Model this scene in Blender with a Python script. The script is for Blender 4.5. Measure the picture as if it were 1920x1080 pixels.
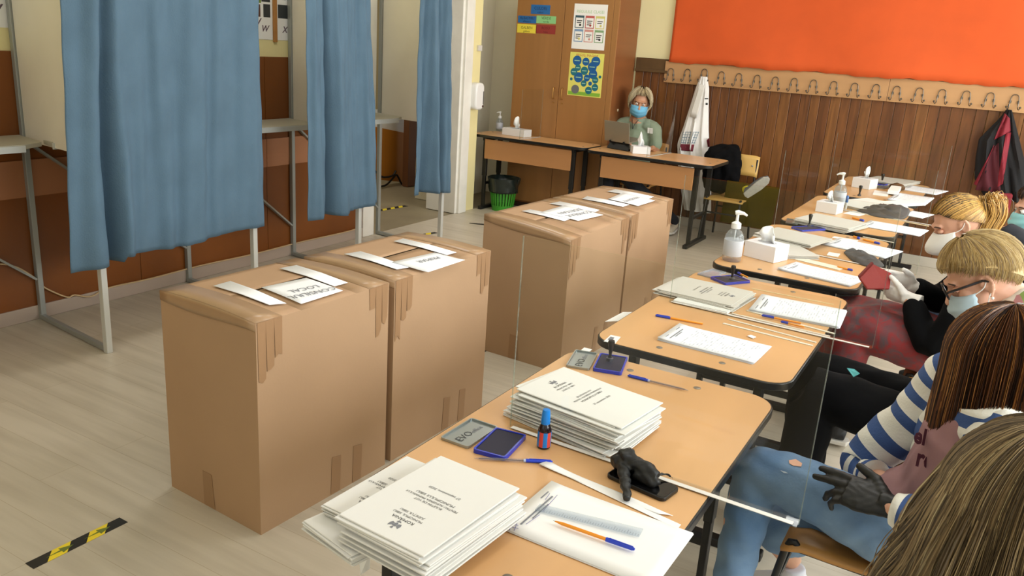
import bpy, bmesh, math, random
import numpy as np
from mathutils import Vector, Matrix, Quaternion
for o in list(bpy.data.objects): bpy.data.objects.remove(o)
SC = bpy.context.scene; COL = SC.collection
random.seed(7)
PI = math.pi; rad = math.radians

# ------------------------------------------------------------------ camera, light, exposure
F_PX, YAW, PITCH, ROLL, EYE = 1545.8, 29.33, 16.71, 3.86, 1.773
def cam_basis():
    y, p, r = rad(YAW), rad(PITCH), rad(ROLL)
    f = Vector((-math.sin(y)*math.cos(p), math.cos(y)*math.cos(p), -math.sin(p)))
    rt = Vector((math.cos(y), math.sin(y), 0)); up = rt.cross(f)
    return math.cos(r)*rt + math.sin(r)*up, -math.sin(r)*rt + math.cos(r)*up, f
RT, UP, FW = cam_basis()
CAM = Vector((0, 0, EYE))
cd = bpy.data.cameras.new('camera'); co = bpy.data.objects.new('camera', cd); COL.objects.link(co)
co.matrix_world = Matrix((RT, UP, -FW)).transposed().to_4x4() @ Matrix.Identity(4)
co.location = CAM
cd.sensor_width = 36; cd.lens = F_PX/1920*36; cd.clip_start = .05; cd.clip_end = 60
SC.camera = co
w = bpy.data.worlds.new('daylight'); SC.world = w; w.use_nodes = True
w.node_tree.nodes['Background'].inputs[0].default_value = (.80, .88, 1, 1)
w.node_tree.nodes['Background'].inputs[1].default_value = 1.0
SC.view_settings.view_transform = 'Standard'; SC.view_settings.look = 'None'
SC.view_settings.gamma = 1; SC.view_settings.use_curve_mapping = False
SC.view_settings.exposure = 0.12
def area(name, loc, rot, sx, sy, power, col):
    l = bpy.data.lights.new(name, 'AREA'); l.shape = 'RECTANGLE'; l.size = sx; l.size_y = sy
    l.energy = power; l.color = col
    o = bpy.data.objects.new(name, l); COL.objects.link(o); o.location = loc; o.rotation_euler = rot
    return o
WINDOWS = [(-1.6, .2), (.9, 2.9), (3.6, 5.6), (6.2, 7.9)]          # openings of the window wall (y from, to)
for (a, b), pw in zip(WINDOWS, (14, 100, 108, 96)):
    area('window_daylight', (2.35, (a+b)/2, 1.9), (0, rad(68), 0), 1.7, b-a, pw, (.94, .975, 1))
area('front_window_daylight', (-1.6, -2.55, 2.0), (rad(74), 0, 0), 3.4, 1.6, 3, (1, .99, .97))
for yy, pw in ((.8, 4.5), (3.6, 15), (6.4, 12.5)):
    for xx in (-3.2, -.6):
        area('ceiling_lamp_light', (xx, yy, 3.28), (0, 0, 0), .5, 1.3, pw, (1, .99, .975))

# ------------------------------------------------------------------ helpers
def at(px, py, x=None, y=None, z=None):
    """the point of the room seen at pixel (px, py) on the plane x=, y= or z="""
    d = RT*((px-960)/F_PX) - UP*((py-540)/F_PX) + FW
    if z is not None: t = (z-CAM.z)/d.z
    elif x is not None: t = (x-CAM.x)/d.x
    else: t = (y-CAM.y)/d.y
    return CAM + d*t
def lin(h):
    h = h.lstrip('#'); c = [int(h[i:i+2], 16)/255 for i in (0, 2, 4)]
    return tuple((v/12.92 if v <= .04045 else ((v+.055)/1.055)**2.4) for v in c) + (1,)
MATS = {}
def M(name, hexc, rough=.5, metal=0., var=0., vscale=8., stretch=(1, 1, 1), bump=0., bscale=60., spec=.5, hex2=None, coat=0., dist=0., detail=4):
    if name in MATS: return MATS[name]
    m = bpy.data.materials.new(name); m.use_nodes = True; MATS[name] = m
    nt = m.node_tree; N = nt.nodes; L = nt.links; b = N['Principled BSDF']
    b.inputs['Base Color'].default_value = lin(hexc); b.inputs['Roughness'].default_value = rough
    b.inputs['Metallic'].default_value = metal; b.inputs['Specular IOR Level'].default_value = spec
    if coat: b.inputs['Coat Weight'].default_value = coat; b.inputs['Coat Roughness'].default_value = .12
    if var or hex2 or bump:
        tc = N.new('ShaderNodeTexCoord'); mp = N.new('ShaderNodeMapping'); mp.inputs['Scale'].default_value = stretch
        L.new(tc.outputs['Object'], mp.inputs['Vector'])
    if var or hex2:
        no = N.new('ShaderNodeTexNoise'); no.inputs['Scale'].default_value = vscale; no.inputs['Detail'].default_value = detail
        no.inputs['Distortion'].default_value = dist
        L.new(mp.outputs[0], no.inputs['Vector'])
        rp = N.new('ShaderNodeValToRGB'); rp.color_ramp.elements[0].position = .3; rp.color_ramp.elements[1].position = .7
        c = lin(hexc); c2 = lin(hex2) if hex2 else None
        rp.color_ramp.elements[0].color = tuple(v*(1-var) for v in c[:3])+(1,) if not c2 else c2
        rp.color_ramp.elements[1].color = tuple(min(1, v*(1+var)) for v in c[:3])+(1,) if not c2 else c
        L.new(no.outputs['Fac'], rp.inputs[0]); L.new(rp.outputs[0], b.inputs['Base Color'])
    if bump:
        n2 = N.new('ShaderNodeTexNoise'); n2.inputs['Scale'].default_value = bscale; n2.inputs['Detail'].default_value = 3
        L.new(mp.outputs[0], n2.inputs['Vector'])
        bp = N.new('ShaderNodeBump'); bp.inputs['Strength'].default_value = bump; bp.inputs['Distance'].default_value = .004
        L.new(n2.outputs['Fac'], bp.inputs['Height']); L.new(bp.outputs[0], b.inputs['Normal'])
    return m
def clear_plastic(name, tint='#ffffff', ior=1.45, rough=.02, haze=0.0):
    """a thin clear sheet: lets light through, mirrors a little at grazing angles"""
    if name in MATS: return MATS[name]
    m = bpy.data.materials.new(name); m.use_nodes = True; MATS[name] = m
    nt = m.node_tree; N = nt.nodes; L = nt.links; N.remove(N['Principled BSDF'])
    out = N['Material Output']; tr = N.new('ShaderNodeBsdfTransparent'); tr.inputs[0].default_value = lin(tint)
    gl = N.new('ShaderNodeBsdfGlossy'); gl.inputs['Roughness'].default_value = rough
    fr = N.new('ShaderNodeFresnel'); ge = N.new('ShaderNodeNewGeometry'); mr = N.new('ShaderNodeMapRange')   # same mirror strength from both faces
    mr.inputs['To Min'].default_value = ior; mr.inputs['To Max'].default_value = 1/ior
    L.new(ge.outputs['Backfacing'], mr.inputs['Value']); L.new(mr.outputs[0], fr.inputs['IOR'])
    mx = N.new('ShaderNodeMixShader'); L.new(fr.outputs[0], mx.inputs[0]); L.new(tr.outputs[0], mx.inputs[1]); L.new(gl.outputs[0], mx.inputs[2])
    last = mx
    if haze:
        df = N.new('ShaderNodeBsdfDiffuse'); df.inputs[0].default_value = lin(tint); m2 = N.new('ShaderNodeMixShader'); m2.inputs[0].default_value = haze
        L.new(mx.outputs[0], m2.inputs[1]); L.new(df.outputs[0], m2.inputs[2]); last = m2
    L.new(last.outputs[0], out.inputs['Surface'])
    return m

class MB:
    """collects geometry in world coordinates, builds ONE mesh object"""
    def __init__(s): s.v = []; s.f = []; s.m = []
    def add(s, vs, fs, mi=0):
        n = len(s.v); s.v += [Vector(p) for p in vs]
        for f in fs: s.f.append([i+n for i in f]); s.m.append(mi)
        return s
    def box(s, lo, hi, mi=0):
        (a, b, c), (d, e, f) = lo, hi
        return s.add([(a,b,c),(d,b,c),(d,e,c),(a,e,c),(a,b,f),(d,b,f),(d,e,f),(a,e,f)], [(0,3,2,1),(4,5,6,7),(0,1,5,4),(1,2,6,5),(2,3,7,6),(3,0,4,7)], mi)
    def obox(s, c, sz, X=None, Y=None, Z=None, mi=0):
        X = Vector(X or (1,0,0)).normalized(); Z = Vector(Z or (0,0,1)).normalized(); Y = Z.cross(X) if Y is None else Vector(Y).normalized()
        c = Vector(c); a, b, d = [v/2 for v in sz]
        vs = [c+X*i*a+Y*j*b+Z*k*d for k in (-1,1) for i, j in ((-1,-1),(1,-1),(1,1),(-1,1))]
        return s.add(vs, [(0,3,2,1),(4,5,6,7),(0,1,5,4),(1,2,6,5),(2,3,7,6),(3,0,4,7)], mi)
    def bar(s, p, q, w, h=None, up=(0,0,1), mi=0):
        p, q = Vector(p), Vector(q); d = (q-p); Z = d.normalized(); u = Vector(up)
        if abs(Z.dot(u)) > .95: u = Vector((1,0,0))
        X = u.cross(Z).normalized(); Y = Z.cross(X)
        return s.obox((p+q)/2, (w, h or w, d.length), X, Y, Z, mi)
    def prism(s, poly, z0, z1, mi=0, mtop=None):
        n = len(poly); vs = [(p[0], p[1], z0) for p in poly] + [(p[0], p[1], z1) for p in poly]
        s.add(vs, [tuple(range(n-1, -1, -1))], mi); k = len(s.v)-2*n
        s.f.append([k+n+i for i in range(n)]); s.m.append(mi if mtop is None else mtop)
        for i in range(n): s.f.append([k+i, k+(i+1) % n, k+n+(i+1) % n, k+n+i]); s.m.append(mi)
        return s
    def slab(s, pts, th, nrm=None, mi=0, mtop=None):
        """polygon of 3D points thickened by th along its normal"""
        pts = [Vector(p) for p in pts]; n = len(pts)
        if nrm is None: nrm = (pts[1]-pts[0]).cross(pts[2]-pts[0]).normalized()
        nrm = Vector(nrm)
        vs = pts + [p+nrm*th for p in pts]; k = len(s.v)
        s.add(vs, [tuple(range(n-1, -1, -1))], mi)
        s.f.append([k+n+i for i in range(n)]); s.m.append(mi if mtop is None else mtop)
        for i in range(n): s.f.append([k+i, k+(i+1) % n, k+n+(i+1) % n, k+n+i]); s.m.append(mi)
        return s
    def tube(s, path, r, n=8, mi=0, cap=True, flat=1.0, side=None):
        path = [Vector(p) for p in path]; k0 = len(s.v); m = len(path)
        rs = r if isinstance(r, (list, tuple)) else [r]*m
        prev = None
        for i, p in enumerate(path):
            t = (path[min(i+1, m-1)]-path[max(i-1, 0)]).normalized()
            if prev is None:
                u = Vector(side) if side is not None else (Vector((0,0,1)) if abs(t.z) < .9 else Vector((1,0,0)))
                X = (u-t*u.dot(t)).normalized()
            else: X = (prev-t*prev.dot(t)).normalized()
            prev = X; Y = t.cross(X)
            for j in range(n):
                a = 2*PI*j/n; s.v.append(p+X*math.cos(a)*rs[i]+Y*math.sin(a)*rs[i]*flat)
        for i in range(m-1):
            for j in range(n):
                a = k0+i*n+j; b = k0+i*n+(j+1) % n
                s.f.append([a, b, b+n, a+n]); s.m.append(mi)
        if cap:
            s.f.append([k0+j for j in range(n-1, -1, -1)]); s.m.append(mi)
            s.f.append([k0+(m-1)*n+j for j in range(n)]); s.m.append(mi)
        return s
    def lathe(s, prof, c, n=20, mi=0, axis=(0,0,1), mis=None):
        """prof: (radius, height) pairs from the base up"""
        Z = Vector(axis).normalized(); X = Z.orthogonal().normalized(); Y = Z.cross(X); c = Vector(c); k0 = len(s.v)
        for r, h in prof:
            for j in range(n):
                a = 2*PI*j/n; s.v.append(c+Z*h+X*math.cos(a)*r+Y*math.sin(a)*r)
        for i in range(len(prof)-1):
            for j in range(n):
                a = k0+i*n+j; b = k0+i*n+(j+1) % n
                s.f.append([a, b, b+n, a+n]); s.m.append(mis[i] if mis else mi)
        s.f.append([k0+j for j in range(n-1, -1, -1)]); s.m.append(mi)
        s.f.append([k0+(len(prof)-1)*n+j for j in range(n)]); s.m.append(mis[-1] if mis else mi)
        return s
    def ell(s, c, r, X=(1,0,0), Z=(0,0,1), nu=14, nv=10, mi=0):
        X = Vector(X).normalized(); Z = Vector(Z); Z = (Z-X*Z.dot(X)).normalized(); Y = Z.cross(X); c = Vector(c); k0 = len(s.v)
        for i in range(nv+1):
            t = -PI/2+PI*i/nv*.998+.001*PI
            for j in range(nu):
                a = 2*PI*j/nu; s.v.append(c+X*r[0]*math.cos(t)*math.cos(a)+Y*r[1]*math.cos(t)*math.sin(a)+Z*r[2]*math.sin(t))
        for i in range(nv):
            for j in range(nu):
                a = k0+i*nu+j; b = k0+i*nu+(j+1) % nu
                s.f.append([a, b, b+nu, a+nu]); s.m.append(mi)
        s.f.append([k0+j for j in range(nu-1, -1, -1)]); s.m.append(mi)
        s.f.append([k0+nv*nu+j for j in range(nu)]); s.m.append(mi)
        return s
    def grid(s, fn, nu, nv, mi=0, th=0., close_u=False):
        """surface fn(u,v)->point, u,v in 0..1"""
        k0 = len(s.v)
        for j in range(nv+1):
            for i in range(nu+1): s.v.append(Vector(fn(i/nu, j/nv)))
        for j in range(nv):
            for i in range(nu):
                a = k0+j*(nu+1)+i; s.f.append([a, a+1, a+nu+2, a+nu+1]); s.m.append(mi)
        return s
    def build(s, name, mat, parent=None, smooth=None, bevel=0., solid=0., origin=None, bseg=2, kind=None):
        root = parent
        while root is not None and root.parent is not None: root = root.parent
        if root is not None: og = Vector(root.get('_o', (0,0,0)))
        elif origin is not None: og = Vector(origin)
        else:
            xs = [p.x for p in s.v]; ys = [p.y for p in s.v]; zs = [p.z for p in s.v]
            og = Vector(((min(xs)+max(xs))/2, (min(ys)+max(ys))/2, min(zs)))
        me = bpy.data.meshes.new(name); me.from_pydata([tuple(p-og) for p in s.v], [], s.f)
        for mm in (mat if isinstance(mat, (list, tuple)) else [mat]): me.materials.append(mm)
        me.polygons.foreach_set('material_index', s.m)
        if smooth is not None:
            me.polygons.foreach_set('use_smooth', [True]*len(me.polygons)); me.update()
            me.set_sharp_from_angle(angle=rad(smooth))
        me.update()
        o = bpy.data.objects.new(name, me); COL.objects.link(o)
        if parent is not None: o.parent = parent
        else: o.location = og
        o['_o'] = tuple(og)
        if solid:
            md = o.modifiers.new('thick', 'SOLIDIFY'); md.thickness = solid; md.offset = 0
        if bevel:
            md = o.modifiers.new('bevel', 'BEVEL'); md.width = bevel; md.segments = bseg; md.limit_method = 'ANGLE'; md.angle_limit = rad(40)
        if kind: o['kind'] = kind
        return o
def thing(name, label, cat, loc, group=None):
    o = bpy.data.objects.new(name, None); COL.objects.link(o); o.location = loc; o['_o'] = tuple(loc)
    o.empty_display_size = .05
    o['label'] = label; o['category'] = cat
    if group: o['group'] = group
    return o
def tag(o, label, cat, group=None):
    o['label'] = label; o['category'] = cat
    if group: o['group'] = group
    return o
def struct(o): o['kind'] = 'structure'; return o
def kids(o): return [c for c in KIDS.get(o.name, [])]
def copy_tree(o, parent=None):
    c = o.copy(); COL.objects.link(c)
    if parent is not None: c.parent = parent
    for ch in list(o.children): copy_tree(ch, c)
    return c
def P2(poly): return [Vector((p[0], p[1], 0)) for p in poly]
def rrect(x0, y0, x1, y1, r, n=5):
    out = []
    for cx, cy, a0 in ((x1-r, y1-r, 0), (x0+r, y1-r, 90), (x0+r, y0+r, 180), (x1-r, y0+r, 270)):
        for i in range(n+1):
            a = rad(a0+90*i/n); out.append((cx+r*math.cos(a), cy+r*math.sin(a)))
    return out
def catmull(pts, n=6):
    pts = [Vector(p) for p in pts]; out = []
    for i in range(len(pts)-1):
        p0 = pts[max(i-1, 0)]; p1 = pts[i]; p2 = pts[i+1]; p3 = pts[min(i+2, len(pts)-1)]
        for k in range(n):
            t = k/n; out.append(.5*((2*p1)+(p2-p0)*t+(2*p0-5*p1+4*p2-p3)*t*t+(3*p1-p0-3*p2+p3)*t**3))
    return out+[pts[-1]]
def text_part(body, name, mat, parent, c, right, up, size, th=.0004, align='CENTER', shear=0., bold=0.):
    """lettering as flat mesh; c centre, right = reading direction, up = letter up"""
    cu = bpy.data.curves.new(name, 'FONT'); cu.body = body; cu.size = size; cu.align_x = align; cu.align_y = 'CENTER'; cu.shear = shear
    cu.resolution_u = 2; cu.offset = bold
    tmp = bpy.data.objects.new('tmp', cu); COL.objects.link(tmp)
    dg = bpy.context.evaluated_depsgraph_get(); me = bpy.data.meshes.new_from_object(tmp.evaluated_get(dg))
    bpy.data.objects.remove(tmp); bpy.data.curves.remove(cu)
    X = Vector(right).normalized(); Y = Vector(up); Y = (Y-X*Y.dot(X)).normalized(); Z = X.cross(Y); c = Vector(c)
    root = parent
    while root.parent is not None: root = root.parent
    og = Vector(root['_o'])
    for v in me.vertices: v.co = c+X*v.co.x+Y*v.co.y+Z*th-og
    me.name = name; me.materials.clear(); me.materials.append(mat)
    o = bpy.data.objects.new(name, me); COL.objects.link(o); o.parent = parent
    return o

# ------------------------------------------------------------------ materials of the room
white_paper = M('white_paper', '#f4f3f1', .7, spec=.2)
ballot_paper = M('ballot_paper', '#e8e7e3', .75, spec=.2)
grey_paper = M('grey_recycled_paper', '#cfcac2', .8, spec=.2)
ink = M('black_ink', '#2a2a2c', .7)
grey_ink = M('grey_ink', '#7d7f86', .7)
black_metal = M('black_painted_steel', '#161514', .45)
black_plastic = M('black_plastic', '#121213', .35)
blue_plastic = M('blue_plastic', '#1f3fc4', .3)
orange_plastic = M('orange_plastic', '#f59a1e', .35)
white_plastic = M('white_plastic', '#f1f1ef', .3)
steel = M('dull_steel', '#9aa0a0', .35, metal=.8)
acrylic = clear_plastic('acrylic_sheet', '#fcfdfc', 1.28)
acrylic_edge = clear_plastic('acrylic_edge', '#e6ebe4', 1.3, .1, .09)
oak = M('oak_laminate', '#d5a673', .33, var=.10, vscale=3.2, stretch=(1, .09, 1), spec=.45, dist=.6)
beech = M('beech_laminate', '#b9834f', .45, var=.09, vscale=4, stretch=(.12, 1, 1), dist=.5)
# ------------------------------------------------------------------ the room
XL, YB, XR, YF, ZC = -4.72, 8.43, 2.3, -2.6, 3.35
fl = bpy.data.materials.new('vinyl_floor'); fl.use_nodes = True
nt = fl.node_tree; N = nt.nodes; L = nt.links; b = N['Principled BSDF']; b.inputs['Roughness'].default_value = .38
tc = N.new('ShaderNodeTexCoord')
br = N.new('ShaderNodeTexBrick'); br.offset = .37; br.inputs['Scale'].default_value = 1; br.inputs['Brick Width'].default_value = 1.25; br.inputs['Row Height'].default_value = .16
br.inputs['Mortar Size'].default_value = .0016; br.inputs['Mortar Smooth'].default_value = .6
br.inputs['Color1'].default_value = lin('#cdc3b1'); br.inputs['Color2'].default_value = lin('#c6bca9'); br.inputs['Mortar'].default_value = lin('#b3a68d')
L.new(tc.outputs['Object'], br.inputs['Vector'])
mp = N.new('ShaderNodeMapping'); mp.inputs['Scale'].default_value = (.7, 9, 1); L.new(tc.outputs['Object'], mp.inputs['Vector'])
no = N.new('ShaderNodeTexNoise'); no.inputs['Scale'].default_value = 2.2; no.inputs['Detail'].default_value = 5; L.new(mp.outputs[0], no.inputs['Vector'])
rp = N.new('ShaderNodeValToRGB'); rp.color_ramp.elements[0].color = (.80, .79, .77, 1); rp.color_ramp.elements[1].color = (1, 1, 1, 1)
rp.color_ramp.elements[0].position = .3; rp.color_ramp.elements[1].position = .62
L.new(no.outputs['Fac'], rp.inputs[0])
mx = N.new('ShaderNodeMix'); mx.data_type = 'RGBA'; mx.blend_type = 'MULTIPLY'; mx.inputs['Factor'].default_value = .8
L.new(br.outputs['Color'], mx.inputs['A']); L.new(rp.outputs[0], mx.inputs['B']); L.new(mx.outputs['Result'], b.inputs['Base Color'])
struct(MB().box((XL-.0, YF, -.12), (XR, 8.6, 0)).build('floor', fl, origin=(0,0,0)))
cream = M('cream_wall_paint', '#efe2a8', .8, var=.04, vscale=2)
pale = M('pale_plaster', '#e6dcba', .8, var=.06, vscale=3, bump=.1, bscale=20)
white_wall = M('white_ceiling_paint', '#f2efe6', .9)
struct(MB().box((-8.2, YF, ZC), (XR+.3, 9.0, ZC+.1)).build('ceiling', white_wall, origin=(0,0,ZC)))
# left wall: painted above, brown hardboard sheets below with a pink-brown rail, door opening near its far end
WD0, WD1, DT = 5.60, 7.06, 2.45
mb = MB(); mb.box((XL-.34, YF, 0), (XL, WD0, ZC)); mb.box((XL-.34, WD0, DT), (XL, WD1, ZC)); mb.box((XL-.34, WD1, 0), (XL, 7.42, ZC))
wl = struct(mb.build('wall_left', cream, origin=(XL, 0, 0)))
struct(MB().box((-5.5, 7.42, 0), (-5.2, YB+.02, ZC)).box((-5.2, 7.42, 0), (XL-.34, 7.48, ZC)).box((-5.2, YB+.005, 0), (-4.58, YB+.02, ZC)).build('wall_alcove', M('pale_alcove_paint', '#ebe6d2', .8, var=.03, vscale=2), origin=(-5.2, 8, 0)))
brown = M('brown_hardboard', '#7d4618', .32, var=.16, vscale=1.6, stretch=(1, 1, .6), spec=.45)
rail = M('pinkish_wood_rail', '#a9714b', .5, var=.08, vscale=5, stretch=(1, .2, 1))
ys = [YF, -1.4, -.2, 1.0, 2.2, 3.35, 4.47, 5.58]
for a, c in zip(ys[:-1], ys[1:]):
    MB().box((XL, a+.002, .085), (XL+.011, c-.002, .735)).build('lower_panel', brown, wl)
    MB().box((XL, a+.002, .735), (XL+.018, c-.002, .945)).build('rail', rail, wl)
    MB().box((XL, a+.002, .945), (XL+.011, c-.002, 1.54)).build('upper_panel', brown, wl)
base_m = M('grey_wood_baseboard', '#b3a294', .5, var=.2, vscale=3, stretch=(1, .15, 1))
struct(MB().box((XL, YF, 0), (XL+.02, WD0-.02, .085)).build('baseboard_left', base_m, bevel=.004))
# door opening: white architrave and reveal
jamb = M('white_gloss_jamb', '#efece2', .4, var=.05, vscale=6)
mb = MB(); mb.box((XL-.36, WD0-.02, 0), (XL+.025, WD0+.13, DT)); mb.box((XL-.36, WD1-.01, 0), (XL+.01, WD1+.06, DT)); mb.box((XL-.02, WD1+.02, 0), (XL+.04, WD1+.16, DT+.1)); mb.box((XL-.36, WD0, DT-.06), (XL+.03, WD1+.14, DT+.1))
struct(mb.build('door_1', jamb, bevel=.006))
# corridor beyond the door
cor = M('corridor_floor_vinyl', '#8d8168', .45, var=.1, vscale=3)
struct(MB().box((-8.2, 4.6, -.12), (XL, 9.0, -.005)).build('floor_corridor', cor, origin=(-6, 7, 0)))
struct(MB().box((-8.3, 4.6, 0), (-8.2, 9.0, ZC)).box((-8.2, 4.5, 0), (XL-.34, 4.6, ZC)).box((-8.2, 8.9, 0), (-5.5, 9.0, ZC)).build('wall_corridor', M('corridor_wall_paint', '#b9ab84', .8), origin=(-8.2, 6, 0)))
area('corridor_fill_light', (-6.5, 6.6, 3.2), (0, 0, 0), .6, 1.2, 26, (1, .97, .9))  # added fill light to brighten the corridor, no lamp known there
dj0, dj1 = at(763, 300, x=-6.0).y, at(790, 300, x=-6.0).y
struct(MB().box((-6.06, dj0, 0), (-5.98, dj1, 2.3)).build('door_2', M('brown_door_wood', '#6d4426', .5, var=.1, vscale=6, stretch=(1, 1, .1))))
# back wall: vertical tongue and groove planks, cream above
wb = struct(MB().box((-5.5, YB+.02, 0), (XR+.3, YB+.25, ZC)).build('wall_back', M('cream_back_wall', '#efe6b4', .8, var=.03, vscale=2), origin=(-1, YB, 0)))
pl = []
for i, (h1, h2) in enumerate((('#7b4c25', '#5a3416'), ('#825228', '#603a19'), ('#754722', '#553114'), ('#86572b', '#643d1b'), ('#6f421f', '#502d12'))):
    pl.append(M('stained_pine_%d' % i, h1, .38, hex2=h2, vscale=9, stretch=(2.2, 1, .18), dist=1.4, detail=6))
x = -3.42; me_cache = []
while x < 1.9:
    wpl = random.choice((.088, .094, .1)); k = random.randrange(5)
    MB().box((x+.0015, YB, .09), (x+wpl-.0015, YB+.022+random.uniform(0, .002), 1.57)).build('plank', pl[k], wb, bevel=.003, bseg=1)
    x += wpl
MB().box((-3.42, YB-.012, 1.57), (-3.06, YB+.02, 1.685)).build('old_rail_board', M('dark_worn_board', '#59401f', .6, var=.15, vscale=10), wb)
MB().box((-3.42, YB-.03, 1.545), (-3.06, YB+.02, 1.572)).build('rail_lip', M('dark_worn_board', '#59401f'), wb, bevel=.004)
struct(MB().box((-3.42, YB-.02, 0), (1.9, YB+.02, .09)).build('baseboard_back', M('pale_baseboard', '#b9b0a2', .5, var=.1, vscale=3), bevel=.004))
# window wall at the voters' right, and the wall behind the camera (out of frame, they carry the windows)
mb = MB(); zs0, zs1 = .95, 2.75
mb.box((XR, YF, 0), (XR+.25, 9.0, zs0)); mb.box((XR, YF, zs1), (XR+.25, 9.0, ZC)); yy = YF
for a, c in WINDOWS+[(9.0, 9.0)]:
    mb.box((XR, yy, zs0), (XR+.25, a, zs1)); yy = c
struct(mb.build('wall_right', cream, origin=(XR, 3, 0)))
frame_m = M('white_window_frame', '#eeeeea', .4); glass = clear_plastic('window_glass', '#fbfdfc', 1.4)
for i, (a, c) in enumerate(WINDOWS):
    mb = MB(); xx = XR+.12
    for p, q in (((xx, a, zs0+.03), (xx, c, zs0+.03)), ((xx, a, zs1-.03), (xx, c, zs1-.03)), ((xx, a+.03, zs0), (xx, a+.03, zs1)), ((xx, c-.03, zs0), (xx, c-.03, zs1)), ((xx, (a+c)/2, zs0), (xx, (a+c)/2, zs1))): mb.bar(p, q, .06)
    wn = struct(mb.build('window_%d' % (i+1), frame_m))
    for g0, g1 in ((a+.06, (a+c)/2-.03), ((a+c)/2+.03, c-.06)): MB().box((xx-.003, g0, zs0+.06), (xx+.003, g1, zs1-.06)).build('pane', glass, wn)
mb = MB(); mb.box((XL, YF-.2, 0), (XR+.25, YF, 1.2)); mb.box((XL, YF-.2, 2.8), (XR+.25, YF, ZC)); mb.box((XL, YF-.2, 1.2), (-3.4, YF, 2.8)); mb.box((.2, YF-.2, 1.2), (XR+.25, YF, 2.8))
struct(mb.build('wall_front', cream, origin=(-1, YF, 0)))

# ------------------------------------------------------------------ things on the walls
mb = MB()
def cloth_edge(u, v):
    x = -3.05+3.9*u; z = 1.685+1.3*v
    z += -.022+(.006*math.sin(x*7)+.004*math.sin(x*23+1)+.003*math.sin(x*47))*(1-v)**8
    return (x, YB-.035-.012*math.sin(x*5+v*3)*(1-v)-.01*(1-v)**20, z)
mb.grid(cloth_edge, 130, 18)
nb = mb.build('notice_board', M('orange_crepe_cloth', '#d4561d', .8, var=.05, vscale=4, bump=.25, bscale=14), smooth=60, solid=.006)
tag(nb, 'large bright orange cloth-covered notice board above the row of coat hooks', 'board')
rk = thing('coat_rack', 'long pale wooden coat rack board with a row of wire hooks under the orange board', 'coat rack', (-1.4, YB, 1.45))
rkm = M('rack_veneer', '#b98d5f', .5, var=.06, vscale=5, stretch=(.2, 1, 2))
xj = at(1661, 195, y=YB).x
MB().box((-3.09, YB-.024, 1.456), (xj-.001, YB-.001, 1.668)).build('board', rkm, rk, bevel=.003)
MB().box((xj+.001, YB-.024, 1.456), (.62, YB-.001, 1.668)).build('board', rkm, rk, bevel=.003)
wire = M('dark_wire', '#5e574e', .35, metal=.7)
hook_x = []
hp = [(50, 80), (138, 84), (228, 84), (318, 98), (410, 108), (507, 117), (603, 127), (703, 134), (805, 143), (912, 151), (1022, 161), (1136, 168), (1245, 178), (1365, 187), (1485, 196), (1613, 204), (1740, 214), (1870, 224)]
hook_me = None
for i, (a, c) in enumerate(hp):
    p = at(1240+a*680/1920, 110+c*110/311, y=YB-.03); hook_x.append(p.x); X = p.x; Z = p.z; yb = YB-.03
    if hook_me is None:
        mb = MB(); base = Vector((X, Z, 0))
        def hk(s): return [(X+s*.052, yb-.030, Z-.055), (X+s*.048, yb-.040, Z-.066), (X+s*.040, yb-.03, Z-.07), (X+s*.034, yb-.012, Z-.055), (X+s*.033, yb-.004, Z-.02), (X+s*.028, yb-.004, Z+.03), (X+s*.016, yb-.004, Z+.048), (X, yb-.004, Z+.053)]
        mb.tube(catmull(hk(-1)+hk(1)[-2::-1], 4), .0036, 6)
        for s in (-1, 1): mb.ell((X+s*.052, yb-.030, Z-.053), (.009, .009, .009), nu=8, nv=6); mb.obox((X+s*.03, yb-.001, Z-.01), (.016, .006, .022))
        h0 = mb.build('hook', wire, rk, smooth=50); hook_me = h0; hx0, hz0 = X, Z
    else:
        c = hook_me.copy(); COL.objects.link(c); c.parent = rk; c.location = (X-hx0, 0, Z-hz0)
# dispenser and switch on the pale pilaster by the door
d = thing('soap_dispenser', 'white rounded wall dispenser fixed beside the door frame', 'dispenser', (XL, 7.29, 1.05))
mb = MB(); pf = rrect(7.215, 1.065, 7.375, 1.335, .055, 6)
mb.slab([(XL+.001, p[0], p[1]) for p in pf], .10, (1, 0, 0)); mb.build('body', M('glossy_white', '#f2f1ee', .2), d, bevel=.02, bseg=3, smooth=40)
MB().box((XL+.101, 7.345, 1.12), (XL+.104, 7.355, 1.25)).build('level_window', M('dark_grey_window', '#5c5a5a', .3), d)
MB().lathe([(.012, 0), (.012, .006)], (XL+.1, 7.345, 1.10), 10, axis=(1, 0, 0)).build('lock', M('dark_red_brown', '#46231f', .4), d)
mb = MB(); mb.box((XL+.001, 7.335, 1.645), (XL+.025, 7.405, 1.70)); s_ = mb.build('light_switch', M('grey_white_switch', '#d9d4cc', .4), bevel=.004)
tag(s_, 'small pale square switch on the yellow wall above the white dispenser', 'switch')
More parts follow.
